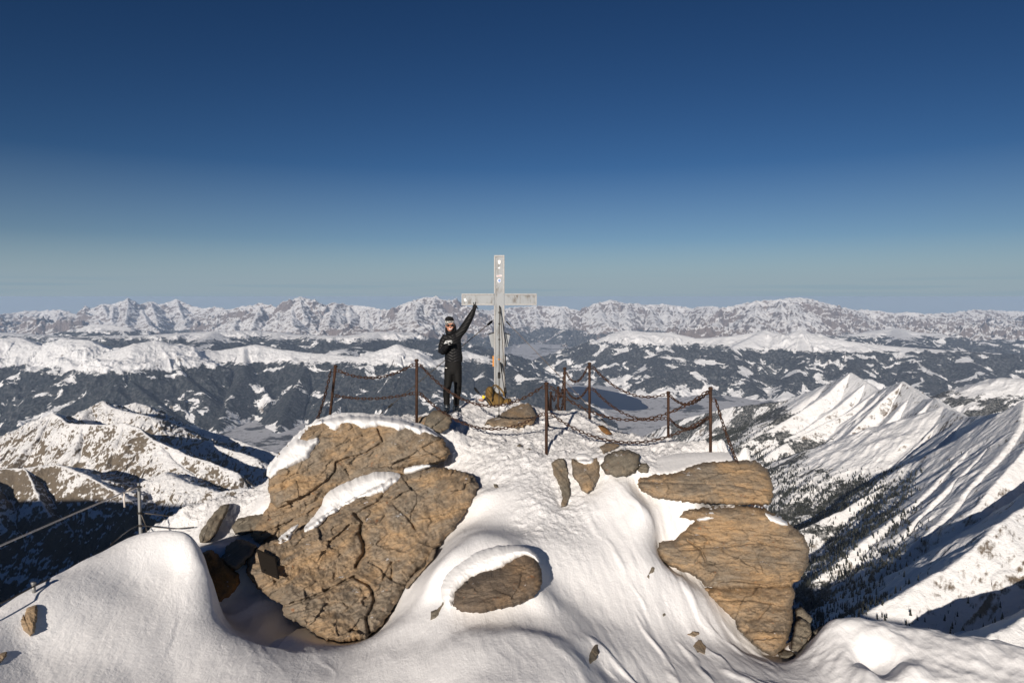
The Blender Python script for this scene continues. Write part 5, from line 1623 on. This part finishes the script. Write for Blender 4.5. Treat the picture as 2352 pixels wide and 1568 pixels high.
# ------------------------------------------------------------------ person
n = NT('down_jacket')
o_ = n.obj()
zc = n.sep(n.geo('Position'))
qz = n.m('ADD', n.m('MULTIPLY', zc[2], 1 / 0.062), n.m('MULTIPLY', n.m('ABSOLUTE', n.m('SUBTRACT', zc[0], P(1041, 800, 13.7).x)), -7.0))
quilt = n.m('ABSOLUTE', n.m('SINE', n.m('MULTIPLY', qz, math.pi)))
quilt = n.m('POWER', quilt, 0.5)
wr_ = n.noise(o_, 25, 4, 0.6)
M_jacket = n.set(n.mix(wr_, (0.008, 0.008, 0.009), (0.016, 0.016, 0.017)), 0.42, 0, n.bump(n.m('ADD', quilt, n.m('MULTIPLY', wr_, 0.5)), 0.5, 0.02), 0.14)
M_pants = plain('ski_trousers', (0.006, 0.0056, 0.0056), 0.75, var=0.3, bump=0.4, scale=12)
M_skin = plain('skin', (0.50, 0.24, 0.16), 0.55, var=0.08)
M_boot = plain('boot_shell', (0.020, 0.026, 0.034), 0.35, var=0.4, scale=20)
M_boot2 = plain('boot_buckle', (0.42, 0.45, 0.48), 0.35, 0.5)
M_knit = plain('knit_black', (0.010, 0.010, 0.011), 0.9, var=0.3)
M_knitw = plain('knit_white', (0.72, 0.70, 0.66), 0.9, var=0.05)
M_lens = plain('dark_lens', (0.006, 0.006, 0.007), 0.12)
M_glove = plain('glove', (0.010, 0.010, 0.011), 0.8, var=0.3)
M_teeth = plain('teeth', (0.75, 0.72, 0.68), 0.4, var=0.02)
M_lips = plain('lips', (0.42, 0.13, 0.10), 0.5)
PD = 13.7


def pp(x, y, o=0.0): return P(x, y, PD + o)


def limb(mb, pts, n=14): # pts: (x, y, depth offset, radius px across, radius px deep)
    mb.tube([pp(p[0], p[1], p[2]) for p in pts], [(p[4] * 0.00874, p[3] * 0.00874) for p in pts], n, up=(0, 1, 0))
    return mb


# the body itself: one continuous skin surface, mostly covered by clothes
body = MB()
limb(body, [(1041, 858, .02, 15, 10), (1041, 845, .02, 16.5, 11), (1041, 820, .02, 15, 10), (1040, 795, .02, 16, 11), (1038, 775, .02, 17, 10), (1036, 768, .02, 10, 8), (1035, 762, 0, 6, 6), (1034, 755, -.01, 6, 6.5)])
limb(body, [(1033, 850, .02, 9, 9), (1029, 880, .01, 7, 7.5), (1028, 900, .0, 6, 6.5), (1027, 920, .02, 5, 5.5), (1027, 940, .02, 5, 6)])
limb(body, [(1049, 850, .02, 9, 9), (1051, 880, .01, 7, 7.5), (1051, 900, .0, 6, 6.5), (1049, 920, .02, 5, 5.5), (1049, 942, .02, 5, 6)])
limb(body, [(1052, 770, .02, 6, 6), (1064, 754, .02, 6, 6), (1077, 733, .0, 5, 5), (1088, 713, -.01, 4, 4)])
limb(body, [(1021, 773, .02, 6, 6), (1015, 793, .02, 5.5, 5.5), (1016, 808, -.04, 5, 5), (1024, 798, -.2, 4, 4), (1029, 790, -.26, 3.6, 3.6)])
# head with nose, chin, brow, ears
body.ball(pp(1033.5, 744, 0), (0.082, 0.100, 0.122), 24, 16)
limb(body, [(1033.8, 752, -.02, 8, 9.0), (1034.2, 757, -.035, 6.8, 7.2), (1034.6, 761.0, -.045, 4.2, 4.6)])
body.ball(pp(1034.2, 750.0, -.108), (0.015, 0.022, 0.026), 10, 8)
body.ball(pp(1033.9, 745, -.09), (0.060, 0.022, 0.016), 12, 8)
body.ball(pp(1024.6, 748, 0.0), (0.016, 0.028, 0.036), 10, 8)
body.ball(pp(1043.0, 748, 0.0), (0.016, 0.028, 0.036), 10, 8)
body.ball(pp(1029.2, 751.8, -.075), (0.026, 0.024, 0.020), 10, 8)
body.ball(pp(1038.8, 751.8, -.075), (0.026, 0.024, 0.020), 10, 8)
person = body.build('person', M_skin, None, True)
bake(person, 0.009, 3)
tag(person, 'person in a black down jacket and beanie raising one arm beside the cross', 'person')
MB().tube([pp(1030.6, 754.0, -.106), pp(1032.6, 755.6, -.116), pp(1034.8, 756, -.118), pp(1037.0, 755.2, -.114), pp(1038.8, 753.6, -.104)], [0.004, 0.0085, 0.0095, 0.0085, 0.004], 8).build('teeth', M_teeth, person, True)
MB().tube([pp(1030.2, 754.2, -.106), pp(1032.6, 756.8, -.116), pp(1034.8, 757.3, -.118), pp(1037.2, 756.4, -.114), pp(1039.2, 753.8, -.104)], [0.003, 0.0045, 0.005, 0.0045, 0.003], 8).build('lips', M_lips, person, True)
# sunglasses: two lenses, bridge and temples
sg = MB()
sg.ball(pp(1029.6, 747.3, -.098), (0.037, 0.020, 0.024), 16, 10)
sg.ball(pp(1038.3, 747.0, -.098), (0.036, 0.020, 0.023), 16, 10)
sg.tube([pp(1031, 746.4, -.112), pp(1037, 746.2, -.112)], 0.008, 6)
sg.tube([pp(1025.6, 746.6, -.088), pp(1023.6, 747, 0.0)], 0.006, 6)
sg.tube([pp(1042.2, 746.4, -.088), pp(1043.8, 747, 0.0)], 0.006, 6)
sg.build('sunglasses', M_lens, person, True)
# beanie
hat = MB()
hc = pp(1032.8, 744, 0.012)
prof = [(0.095, -0.005), (0.101, 0.012), (0.101, 0.045), (0.099, 0.085), (0.092, 0.112), (0.074, 0.134), (0.045, 0.147), (0.010, 0.151)]
NV, FV = [], []
for r, h in prof:
    for k in range(28):
        a = 2 * math.pi * k / 28
        NV.append((hc.x + r * 0.90 * math.cos(a) - h * 0.06, hc.y + r * 1.12 * math.sin(a), hc.z + h + 0.10 * r * math.sin(a)))
for i in range(len(prof) - 1):
    for k in range(28):
        FV.append([i * 28 + k, i * 28 + (k + 1) % 28, (i + 1) * 28 + (k + 1) % 28, (i + 1) * 28 + k])
NV.append((hc.x - 0.009, hc.y, hc.z + 0.152))
hat.add(NV, FV, [[len(NV) - 1, (len(prof) - 1) * 28 + k, (len(prof) - 1) * 28 + (k + 1) % 28] for k in range(28)])
beanie = hat.build('beanie', M_knit, person, True)
rim = MB()
ring = [Vector((hc.x + 0.099 * 0.90 * math.cos(2 * math.pi * k / 28), hc.y + 0.099 * 1.12 * math.sin(2 * math.pi * k / 28), hc.z + 0.002 + 0.0099 * math.sin(2 * math.pi * k / 28))) for k in range(28)]
rim.tube(ring, 0.0042, 6, closed=True)
rim.build('rim', M_knitw, beanie, True)
cu = bpy.data.curves.new('lettering', 'FONT')
cu.body = 'BURTON'
cu.size = 0.062; cu.extrude = 0.003; cu.align_x = 'CENTER'; cu.offset = 0.0008
to_ = bpy.data.objects.new('lettering', cu); COL.objects.link(to_)
dg = bpy.context.evaluated_depsgraph_get()
tm = bpy.data.meshes.new_from_object(to_.evaluated_get(dg))
bpy.data.objects.remove(to_)
bm = bmesh.new(); bm.from_mesh(tm)
bmesh.ops.triangulate(bm, faces=bm.faces)
bmesh.ops.subdivide_edges(bm, edges=bm.edges, cuts=1)
for v in bm.verts:          # wrap the word round the front of the hat
    a = v.co.x / 0.105 + 0.10
    r = 0.1005 + v.co.z
    h = 0.030 + v.co.y
    v.co = Vector((hc.x + r * 0.90 * math.sin(a) - h * 0.06 - person.location.x, hc.y - r * 1.12 * math.cos(a), hc.z + h - 0.10 * r * math.cos(a)))
bm.to_mesh(tm); bm.free()
tm.materials.clear(); tm.materials.append(M_knitw)
lt = bpy.data.objects.new('lettering', tm); COL.objects.link(lt); lt.parent = beanie
# jacket
jk = MB()
limb(jk, [(1042, 831, .02, 20.5, 13), (1042, 822, .02, 21, 14), (1041.5, 808, .02, 19.6, 14), (1041, 795, .02, 19, 14), (1040, 782, .02, 19, 14), (1038, 772, .02, 17.5, 12.5), (1036.5, 765, .02, 12.5, 11), (1036, 760, .02, 10.5, 11), (1036, 756, .03, 10.2, 10.8)], 24)
limb(jk, [(1047, 778, .02, 11, 11), (1053, 768, .02, 10.2, 10), (1063, 757, .02, 9.8, 10), (1070.5, 745, .01, 9.0, 9.2), (1078, 732, .0, 8.2, 8.2), (1084.6, 720, -.01, 6.8, 6.8), (1088.5, 711, -.01, 4.9, 5.0)], 16)
limb(jk, [(1026, 772, .02, 9.5, 10), (1019, 782, .02, 9, 9.5), (1015, 795, .01, 8.6, 9), (1013.6, 806, -.02, 7.8, 8.2), (1017.5, 808, -.10, 7.2, 7.4), (1023, 800, -.20, 6.2, 6.2), (1027, 794, -.26, 5.0, 5.0)], 16)
jacket = jk.build('jacket', M_jacket, person, True)
bake(jacket, 0.012, 2)
hood = MB()
limb(hood, [(1033.5, 767, .0, 10, 10), (1034, 762.5, -.01, 10.6, 11.6), (1034.3, 760, -.01, 9.6, 10.8)], 20)
limb(hood, [(1036, 764, .10, 11, 5), (1036.5, 752, .11, 10.5, 4.5), (1036, 744, .105, 8.5, 3.2)], 16)
limb(hood, [(1025.0, 763, -.02, 2.6, 6), (1024.6, 756, .02, 2.4, 6), (1025.4, 750, .06, 1.6, 4)], 10)
limb(hood, [(1044.6, 763, -.03, 3.2, 6.5), (1045.8, 756, .01, 3.0, 6.5), (1045.4, 749, .05, 2.2, 5), (1044, 744, .08, 1.5, 3)], 10)
hd = hood.build('hood', M_jacket, jacket, True)
bake(hd, 0.010, 2)
MB().tube([pp(1036.2, 768, -.098), pp(1039.5, 785, -.104), pp(1041, 805, -.106), pp(1041.5, 829, -.100)], 0.0045, 6).build('zip', M_plastic, jacket, True)
# trousers
tr_ = MB()
limb(tr_, [(1041, 826, .02, 18.4, 12), (1041, 840, .02, 20, 12.5), (1040.5, 852, .02, 20.5, 12.5), (1040.5, 859, .02, 19, 11)], 24)
limb(tr_, [(1031.6, 850, .02, 11.0, 11.5), (1030.2, 868, .02, 10.2, 11), (1028.4, 884, .01, 8.9, 10), (1026.0, 897, -.01, 8.3, 9.2), (1025.6, 908, .01, 7.8, 8.6), (1026.2, 922, .02, 7.2, 8.4), (1026.4, 934, .02, 7.0, 8.2)], 18)
limb(tr_, [(1049.6, 850, .02, 11.0, 11.5), (1051.2, 868, .02, 10.2, 11), (1051.6, 884, .01, 9.0, 10), (1051.4, 897, -.01, 8.4, 9.2), (1050.0, 908, .01, 7.8, 8.6), (1048.2, 920, .02, 7.2, 8.4), (1047.4, 929, .02, 7.0, 8.2)], 18)
tro = tr_.build('trousers', M_pants, person, True)
bake(tro, 0.012, 2)
lg = MB(); lg.prism([pp(1022.6, 843.4, -.112), pp(1026.8, 844.2, -.114), pp(1026.6, 845.8, -.114), pp(1022.4, 845.0, -.112)], (0, 0.012, 0))
lg.build('logo_patch', M_knitw, tro)
# ski boots, soles on the snow
for (bx_, by_, dx) in ((1026.2, 941, -1.5), (1047.6, 942.5, 3.0)):
    bt = MB()
    limb(bt, [(bx_, by_ - 13, .02, 7.2, 8.4), (bx_, by_ - 6, .02, 7.6, 9.4), (bx_ + dx * .2, by_ + 0.5, .02, 7.4, 9.8), (bx_ + dx * .3, by_ + 3.5, .02, 6.8, 9.2)], 16)
    limb(bt, [(bx_, by_ - 3, .02, 6.6, 6), (bx_ + dx * .5, by_ + 0.6, -.10, 6.4, 5.2), (bx_ + dx, by_ + 2.4, -.19, 5.4, 3.6)], 14)
    b = bt.build('ski_boot', M_boot, person, True)
    bake(b, 0.010, 1)
    bk = MB()
    for yo, do, hw in ((-6.5, -.072, 4.6), (-2.8, -.092, 5.0), (0.2, -.150, 4.6)):
        bk.tube([pp(bx_ - hw, by_ + yo, do + .03), pp(bx_ + dx * .2, by_ + yo, do - .012), pp(bx_ + hw, by_ + yo + .8, do + .03)], 0.0055, 6)
    bk.build('buckle', M_boot2, b, True)
    sl = MB()
    limb(sl, [(bx_ + dx * .3, by_ + 4.0, .09, 6.4, 2.0), (bx_ + dx * .6, by_ + 4.0, -.05, 6.4, 2.0), (bx_ + dx, by_ + 4.0, -.205, 4.8, 1.8)], 12)
    sl.build('sole', M_plastic, b, True)


def finger(mb, pts, r0, r1):
    k = len(pts)
    mb.tube([pp(*p) for p in pts], [r0 + (r1 - r0) * i / (k - 1) for i in range(k)], 8)


# raised hand: two fingers up, the others folded, thumb out to the side
gl = MB()
limb(gl, [(1088.4, 712.5, -.01, 4.4, 3.8), (1089.4, 708, -.01, 4.6, 3.3), (1090.4, 704, -.012, 5.0, 3.2), (1091, 701.5, -.012, 4.6, 3.0)], 12)
finger(gl, [(1089.0, 703, -.012), (1088.3, 698.5, -.014), (1088.0, 694.2, -.02)], 0.0120, 0.0090)
finger(gl, [(1091.2, 702.5, -.012), (1091.9, 697.5, -.016), (1092.7, 693.0, -.022)], 0.0122, 0.0090)
finger(gl, [(1093.2, 703.5, -.012), (1093.8, 701.0, -.035), (1093.2, 703.2, -.056), (1092.6, 705.6, -.050)], 0.0118, 0.0098)
finger(gl, [(1094.6, 705.2, -.012), (1095.2, 703.2, -.032), (1094.4, 705.2, -.050), (1093.6, 707.0, -.044)], 0.0108, 0.0088)
finger(gl, [(1092.6, 707.6, -.02), (1095.4, 705.4, -.034), (1097.2, 707.4, -.042), (1097.8, 709.4, -.044)], 0.0120, 0.0095)
g1 = gl.build('glove', M_glove, person, True); bake(g1, 0.0045, 1)
# hand holding the controller in front of the chest
gl = MB()
limb(gl, [(1026.4, 795, -.25, 4.2, 3.8), (1028.6, 791.5, -.285, 4.6, 3.6), (1031, 788.6, -.31, 4.8, 3.2)], 12)
for i, (x, y) in enumerate(((1031.4, 786.2), (1033.4, 787.4), (1035.2, 788.8), (1036.4, 790.4))):
    finger(gl, [(x - 1.5, y + 2.2, -.31), (x + 0.8, y + 1.4, -.355), (x + 1.6, y + 0.4, -.372), (x + 1.2, y - 0.9, -.366)], 0.0112 - 0.0006 * i, 0.0086)
finger(gl, [(1028.6, 790, -.30), (1027.6, 786.6, -.335), (1028.8, 784.4, -.352)], 0.0122, 0.0098)
g2 = gl.build('glove', M_glove, person, True); bake(g2, 0.0045, 1)
rc = empty('drone_controller', pp(1031, 789, -.34), 'grey white remote controller held at chest height in one gloved hand', 'remote')
mb = MB()
ctrl = [pp(1023.2, 783.0, -.33), pp(1026, 781.8, -.34), pp(1037.2, 781.4, -.34), pp(1038.6, 783, -.33), pp(1038.4, 787.6, -.335), pp(1036.4, 788.6, -.34), pp(1034.6, 786.8, -.345), pp(1027.4, 787.4, -.345), pp(1025.4, 788.4, -.34), pp(1023.0, 787)]
mb.prism([Vector((p.x, 13.345, p.z)) for p in ctrl], (0, 0.032, 0))
M_ctrl = plain('grey_plastic', (0.50, 0.51, 0.51), 0.45, var=0.06)
rcb = mb.build('shell', M_ctrl, rc)
for x in (1026.4, 1036.0):
    mb = MB(); mb.ball(Vector((pp(x, 784.6).x * 13.34 / 13.7, 13.34, P(x, 784.6, 13.34).z)), (0.012, 0.010, 0.012), 12, 8)
    mb.build('thumb_stick', M_plastic, rcb, True)
mb = MB(); mb.box((P(1033, 790.4, 13.35).x, 13.372, P(1033, 790.4, 13.35).z), (0.075, 0.016, 0.026), bev=0.004)
mb.build('phone_clamp', plain('phone_grey', (0.20, 0.21, 0.21), 0.4), rc)

# ------------------------------------------------------------------ plaque, stakes and safety ropes
n = NT('plaque_bronze')
pn_ = n.noise(n.mapping(n.obj(), (1, 1, 6)), 30, 5)
M_plaque = n.set(n.mix(pn_, (0.014, 0.012, 0.010), (0.035, 0.028, 0.022)), 0.65, 0.1, n.bump(pn_, 0.4, 0.004), 0.2)
pq = [(589, 1262), (630.5, 1281), (639.5, 1330), (601, 1313)]
gx_, gy_ = np.meshgrid(np.linspace(592, 638, 12), np.linspace(1266, 1328, 14))
gf_ = L3.front(gx_.ravel(), gy_.ravel(), np.full(gx_.size, 34.0))
A_ = np.c_[np.ones(gx_.size), gx_.ravel(), gy_.ravel()]
cf_ = np.linalg.lstsq(A_, gf_, rcond=None)[0]
cf_[0] -= float(np.max(A_ @ cf_ - gf_)) + 0.05
pdp = [float(cf_ @ np.array([1.0, x, y])) for x, y in pq]
pd_ = float(np.mean(pdp))
plq = empty('plaque', P(620, 1325, pd_), 'small dark bronze plaque fixed to the biggest boulder', 'plaque')
mb = MB(); mb.prism([P(x, y, d) for (x, y), d in zip(pq, pdp)], (0.006, 0.028, 0.0))
mb.build('plate', M_plaque, plq)
for (x, y), d in zip([(594, 1268), (627, 1284), (634, 1323), (604, 1309)], pdp):
    mb = MB()
    mb.ball(P(x, y, d - 0.004), 0.008, 8, 6)
    mb.build('bolt', M_dark, plq)
M_galv = plain('galvanised_steel', (0.26, 0.26, 0.255), 0.5, 0.5)
M_rope = plain('pale_rope', (0.66, 0.60, 0.54), 0.9, bump=0.4, scale=60)
SD = 9.75
stk = empty('stake', P(320, 1222, SD), 'grey steel angle stake standing behind the crest of the left snow mound', 'stake')
mb = MB()
a_, b_ = P(320.5, 1109, SD), P(319.5, 1250, SD)
mb.box(((a_.x + b_.x) / 2, SD, (a_.z + b_.z) / 2), (0.028, 0.007, a_.z - b_.z)); mb.box(((a_.x + b_.x) / 2 + 0.0105, SD + 0.019, (a_.z + b_.z) / 2), (0.007, 0.030, a_.z - b_.z))
mb.build('bar', M_galv, stk)
for y in (1117, 1178, 1207):
    mb = MB(); mb.tube([P(316, y, SD - .03), P(325, y + 1, SD - .03)], 0.016, 8)
    mb.build('clamp', M_dark, stk, True)
RG = 'ropes and cables along the left snow edge'
rp = empty('rope', P(318, 1117, SD), 'pale rope stretched from the tall stake down to the left edge', 'rope', RG)
MB().tube([P(318, 1117, SD), P(290, 1128, 9.45), P(150, 1188, 8.2), P(0, 1253, 7.0), P(-200, 1342, 5.8)], 0.0105, 8).build('line', M_rope, rp, True)
MB().tube([P(316, 1117.5, SD - .01), P(300, 1123, 9.6), P(291, 1128, 9.46)], [0.015, 0.026, 0.014], 8).build('knot', M_rope, rp, True)
MB().tube([P(286, 1130, 9.41), P(285, 1145, 9.41), P(286, 1164, 9.41)], 0.011, 8).build('loose_end', M_rope, rp, True)
for pts, lab in (([P(322, 1177, SD), P(360, 1181, 9.85), P(405, 1187, 9.95), P(445, 1192, 10.2)], 'thin steel cable from the tall stake to the snow bank, the upper one'),
                 ([P(322, 1206, SD), P(350, 1209, 9.6), P(400, 1214, 9.35), P(446, 1210, 9.45)], 'thicker cable lying low from the tall stake towards the leaning grey slab'),
                 ([P(317, 1206, SD), P(300, 1214, 9.5), P(280, 1228, 9.0), P(255, 1250, 8.2)], 'dark cable dropping left from the foot of the tall stake to the mound'),
                 ([P(325, 1182, SD), P(334, 1205, 9.8), P(338, 1225, 9.8)], 'short thin brace cable hanging right of the tall stake')):
    tag(MB().tube(pts, 0.0075, 6).build('cable', M_cable, None, True), lab, 'cable', RG)
KD = gD(78, 1361) - 0.02
sk = empty('stake', P(78, 1361, KD), 'short steel stake near the left edge carrying a cable', 'stake')
mb = MB(); mb.tube([P(77, 1338, KD), P(78.5, 1372, KD)], 0.017, 10)
mb.build('bar', M_galv, sk, True)
mb = MB(); mb.tube([P(76.9, 1336, KD), P(77.1, 1341, KD)], 0.023, 10)
mb.build('cap', M_galv, sk, True)
tag(MB().tube([P(-120, 1440, KD - .8), P(0, 1386, KD - .4), P(40, 1366, KD - .2), P(77, 1346, KD - 0.02), P(105, 1333, KD + .2), P(128, 1326, KD + .35)], 0.008, 6).build('cable', M_cable, None, True),
    'cable running through the short stake along the left snow edge', 'cable', RG)

# ------------------------------------------------------------------ conifers on the right hand ridge
n = NT('conifer_green')
nn = n.noise(n.geo('Position'), 0.35, 3)
M_tree = n.set(n.mix(nn, (0.022, 0.026, 0.020), (0.050, 0.050, 0.040)), 0.9, 0, None, 0.1)
M_trunk = plain('conifer_bark', (0.05, 0.038, 0.028), 0.9)
X, Y, H = RIDGE_XYH
ok = np.zeros(X.shape, bool)
PXg = 1176 + 1568 * X / Y
PYg = 784 - 1568 * (H * CT + Y * ST) / (Y * CT - H * ST)
nA = fbm(X / 330, Y / 330, 4, 401); nB = fbm(X / 90, Y / 90, 4, 403); chute = ridged(X / 300, Y / 120, 3, 405)
tl = -790 + 90 * nA + 70 * nB - 290 * sstep(2900, 4600, Y)
dens = sstep(0, -330, H - tl) ** 0.8
nC = fbm(X / 32, Y / 32, 3, 407)
dens = dens * np.clip(0.55 + 1.5 * nB + 0.9 * nA + 1.3 * nC, 0.01, 1.6)
dens = np.where((PXg > 1540) & (PXg < 2420) & (PYg < 1480) & (Y < 6800), dens, 0)
area = np.gradient(Y, axis=0) * np.gradient(X, axis=1)
wgt = (dens * np.abs(area))
rs = np.random.RandomState(5)
NT_ = 52000
pick = rs.choice(X.size, NT_, p=(wgt / wgt.sum()).ravel())
ti, tj = np.unravel_index(pick, X.shape)
fi, fj = rs.rand(NT_), rs.rand(NT_)
ti = np.clip(ti, 0, X.shape[0] - 2); tj = np.clip(tj, 0, X.shape[1] - 2)


def bil(A): return A[ti, tj] * (1 - fi) * (1 - fj) + A[ti + 1, tj] * fi * (1 - fj) + A[ti, tj + 1] * (1 - fi) * fj + A[ti + 1, tj + 1] * fi * fj


tx, ty, tz = bil(X), bil(Y), bil(H)
thh = 9 + 16 * rs.rand(NT_) ** 1.3


def crown(seed, sides=5):
    r_ = np.random.RandomState(seed)
    V, F = [], []
    for (z0, z1, r) in ((0.08, 0.62, 0.165), (0.42, 1.0, 0.11)):
        b0 = len(V)
        for k in range(sides):
            a = 2 * math.pi * (k + r_.rand() * 0.6) / sides
            rr_ = r * r_.uniform(0.7, 1.2)
            V.append((rr_ * math.cos(a), rr_ * math.sin(a), z0 + r_.uniform(-.04, .04)))
        V.append((0, 0, z1))
        for k in range(sides): F.append([b0 + k, b0 + (k + 1) % sides, b0 + sides])
        F += [[b0, b0 + k + 1, b0 + k] for k in range(1, sides - 1)]
    return np.array(V), np.array(F)


protos = [crown(s_) for s_ in range(6)]
order = np.argsort(ty)
px_ = 1176 + 1568 * tx / ty
py_ = 784 - 1568 * (tz * CT + ty * ST) / (ty * CT - tz * ST)
vis = (px_[order] > 1880) & (px_[order] < 2350) & (py_[order] < 1440)
near = order[vis][:280]
isn = np.zeros(NT_, bool); isn[near] = True
VV, FF, c0 = [], [], 0
rest = np.nonzero(~isn)[0]
for v_i in range(6):
    ids = rest[v_i::6]
    pv, pf = protos[v_i]
    ro = rs.rand(len(ids)) * 6.28
    ca, sa = np.cos(ro)[:, None], np.sin(ro)[:, None]
    h_ = thh[ids][:, None]
    w_ = h_ * rs.uniform(0.85, 1.25, (len(ids), 1))
    x_ = (pv[None, :, 0] * ca - pv[None, :, 1] * sa) * w_ + tx[ids][:, None]
    y_ = (pv[None, :, 0] * sa + pv[None, :, 1] * ca) * w_ + ty[ids][:, None]
    z_ = pv[None, :, 2] * h_ + tz[ids][:, None] - 0.5
    VV.append(np.stack([x_, y_, z_], -1).reshape(-1, 3))
    FF.append((pf[None] + (np.arange(len(ids)) * len(pv))[:, None, None]).reshape(-1, 3) + c0)
    c0 += len(ids) * len(pv)
tag(mesh_np('forest', np.concatenate(VV), None, M_tree, None, False, np.concatenate(FF)), kind='stuff')
pm = []
for pv, pf in protos:
    me = bpy.data.meshes.new('conifer')
    tv = [(0.012 * math.cos(a), 0.012 * math.sin(a), z) for z in (-0.06, 0.3) for a in (0, 2.1, 4.2)]
    nv = len(pv)
    me.from_pydata([tuple(v) for v in pv] + tv, [], [tuple(f) for f in pf] + [(nv, nv + 1, nv + 4, nv + 3), (nv + 1, nv + 2, nv + 5, nv + 4), (nv + 2, nv, nv + 3, nv + 5)])
    me.materials.append(M_tree); me.materials.append(M_trunk)
    for p_ in me.polygons[len(pf):]: p_.material_index = 1
    pm.append(me)
for k, i in enumerate(near):
    o = bpy.data.objects.new('conifer_tree', pm[k % 6])
    o.location = (tx[i], ty[i], tz[i] - 0.4)
    o.rotation_euler = (0, 0, rs.rand() * 6.28)
    w_ = thh[i] * rs.uniform(0.85, 1.25)
    o.scale = (w_, w_, thh[i])
    COL.objects.link(o)
    tag(o, 'small dark conifer on the snowy slopes at the lower right', 'tree', 'conifers scattered over the right hand slopes')


# @@HAZE
n = NT('air')
n.t.nodes.remove(n.p)
pv = n.t.nodes.new('ShaderNodeVolumePrincipled')
pv.inputs['Color'].default_value = (0.56, 0.725, 1.0, 1)
pv.inputs['Density'].default_value = 1.35e-5
pv.inputs['Anisotropy'].default_value = 0.0
n.t.links.new(pv.outputs[0], n.out.inputs['Volume'])
mb = MB(); mb.box((0, 25500, -1226), (130000, 63000, 2458.0))
tag(mb.build('haze', n.mat), kind='stuff')
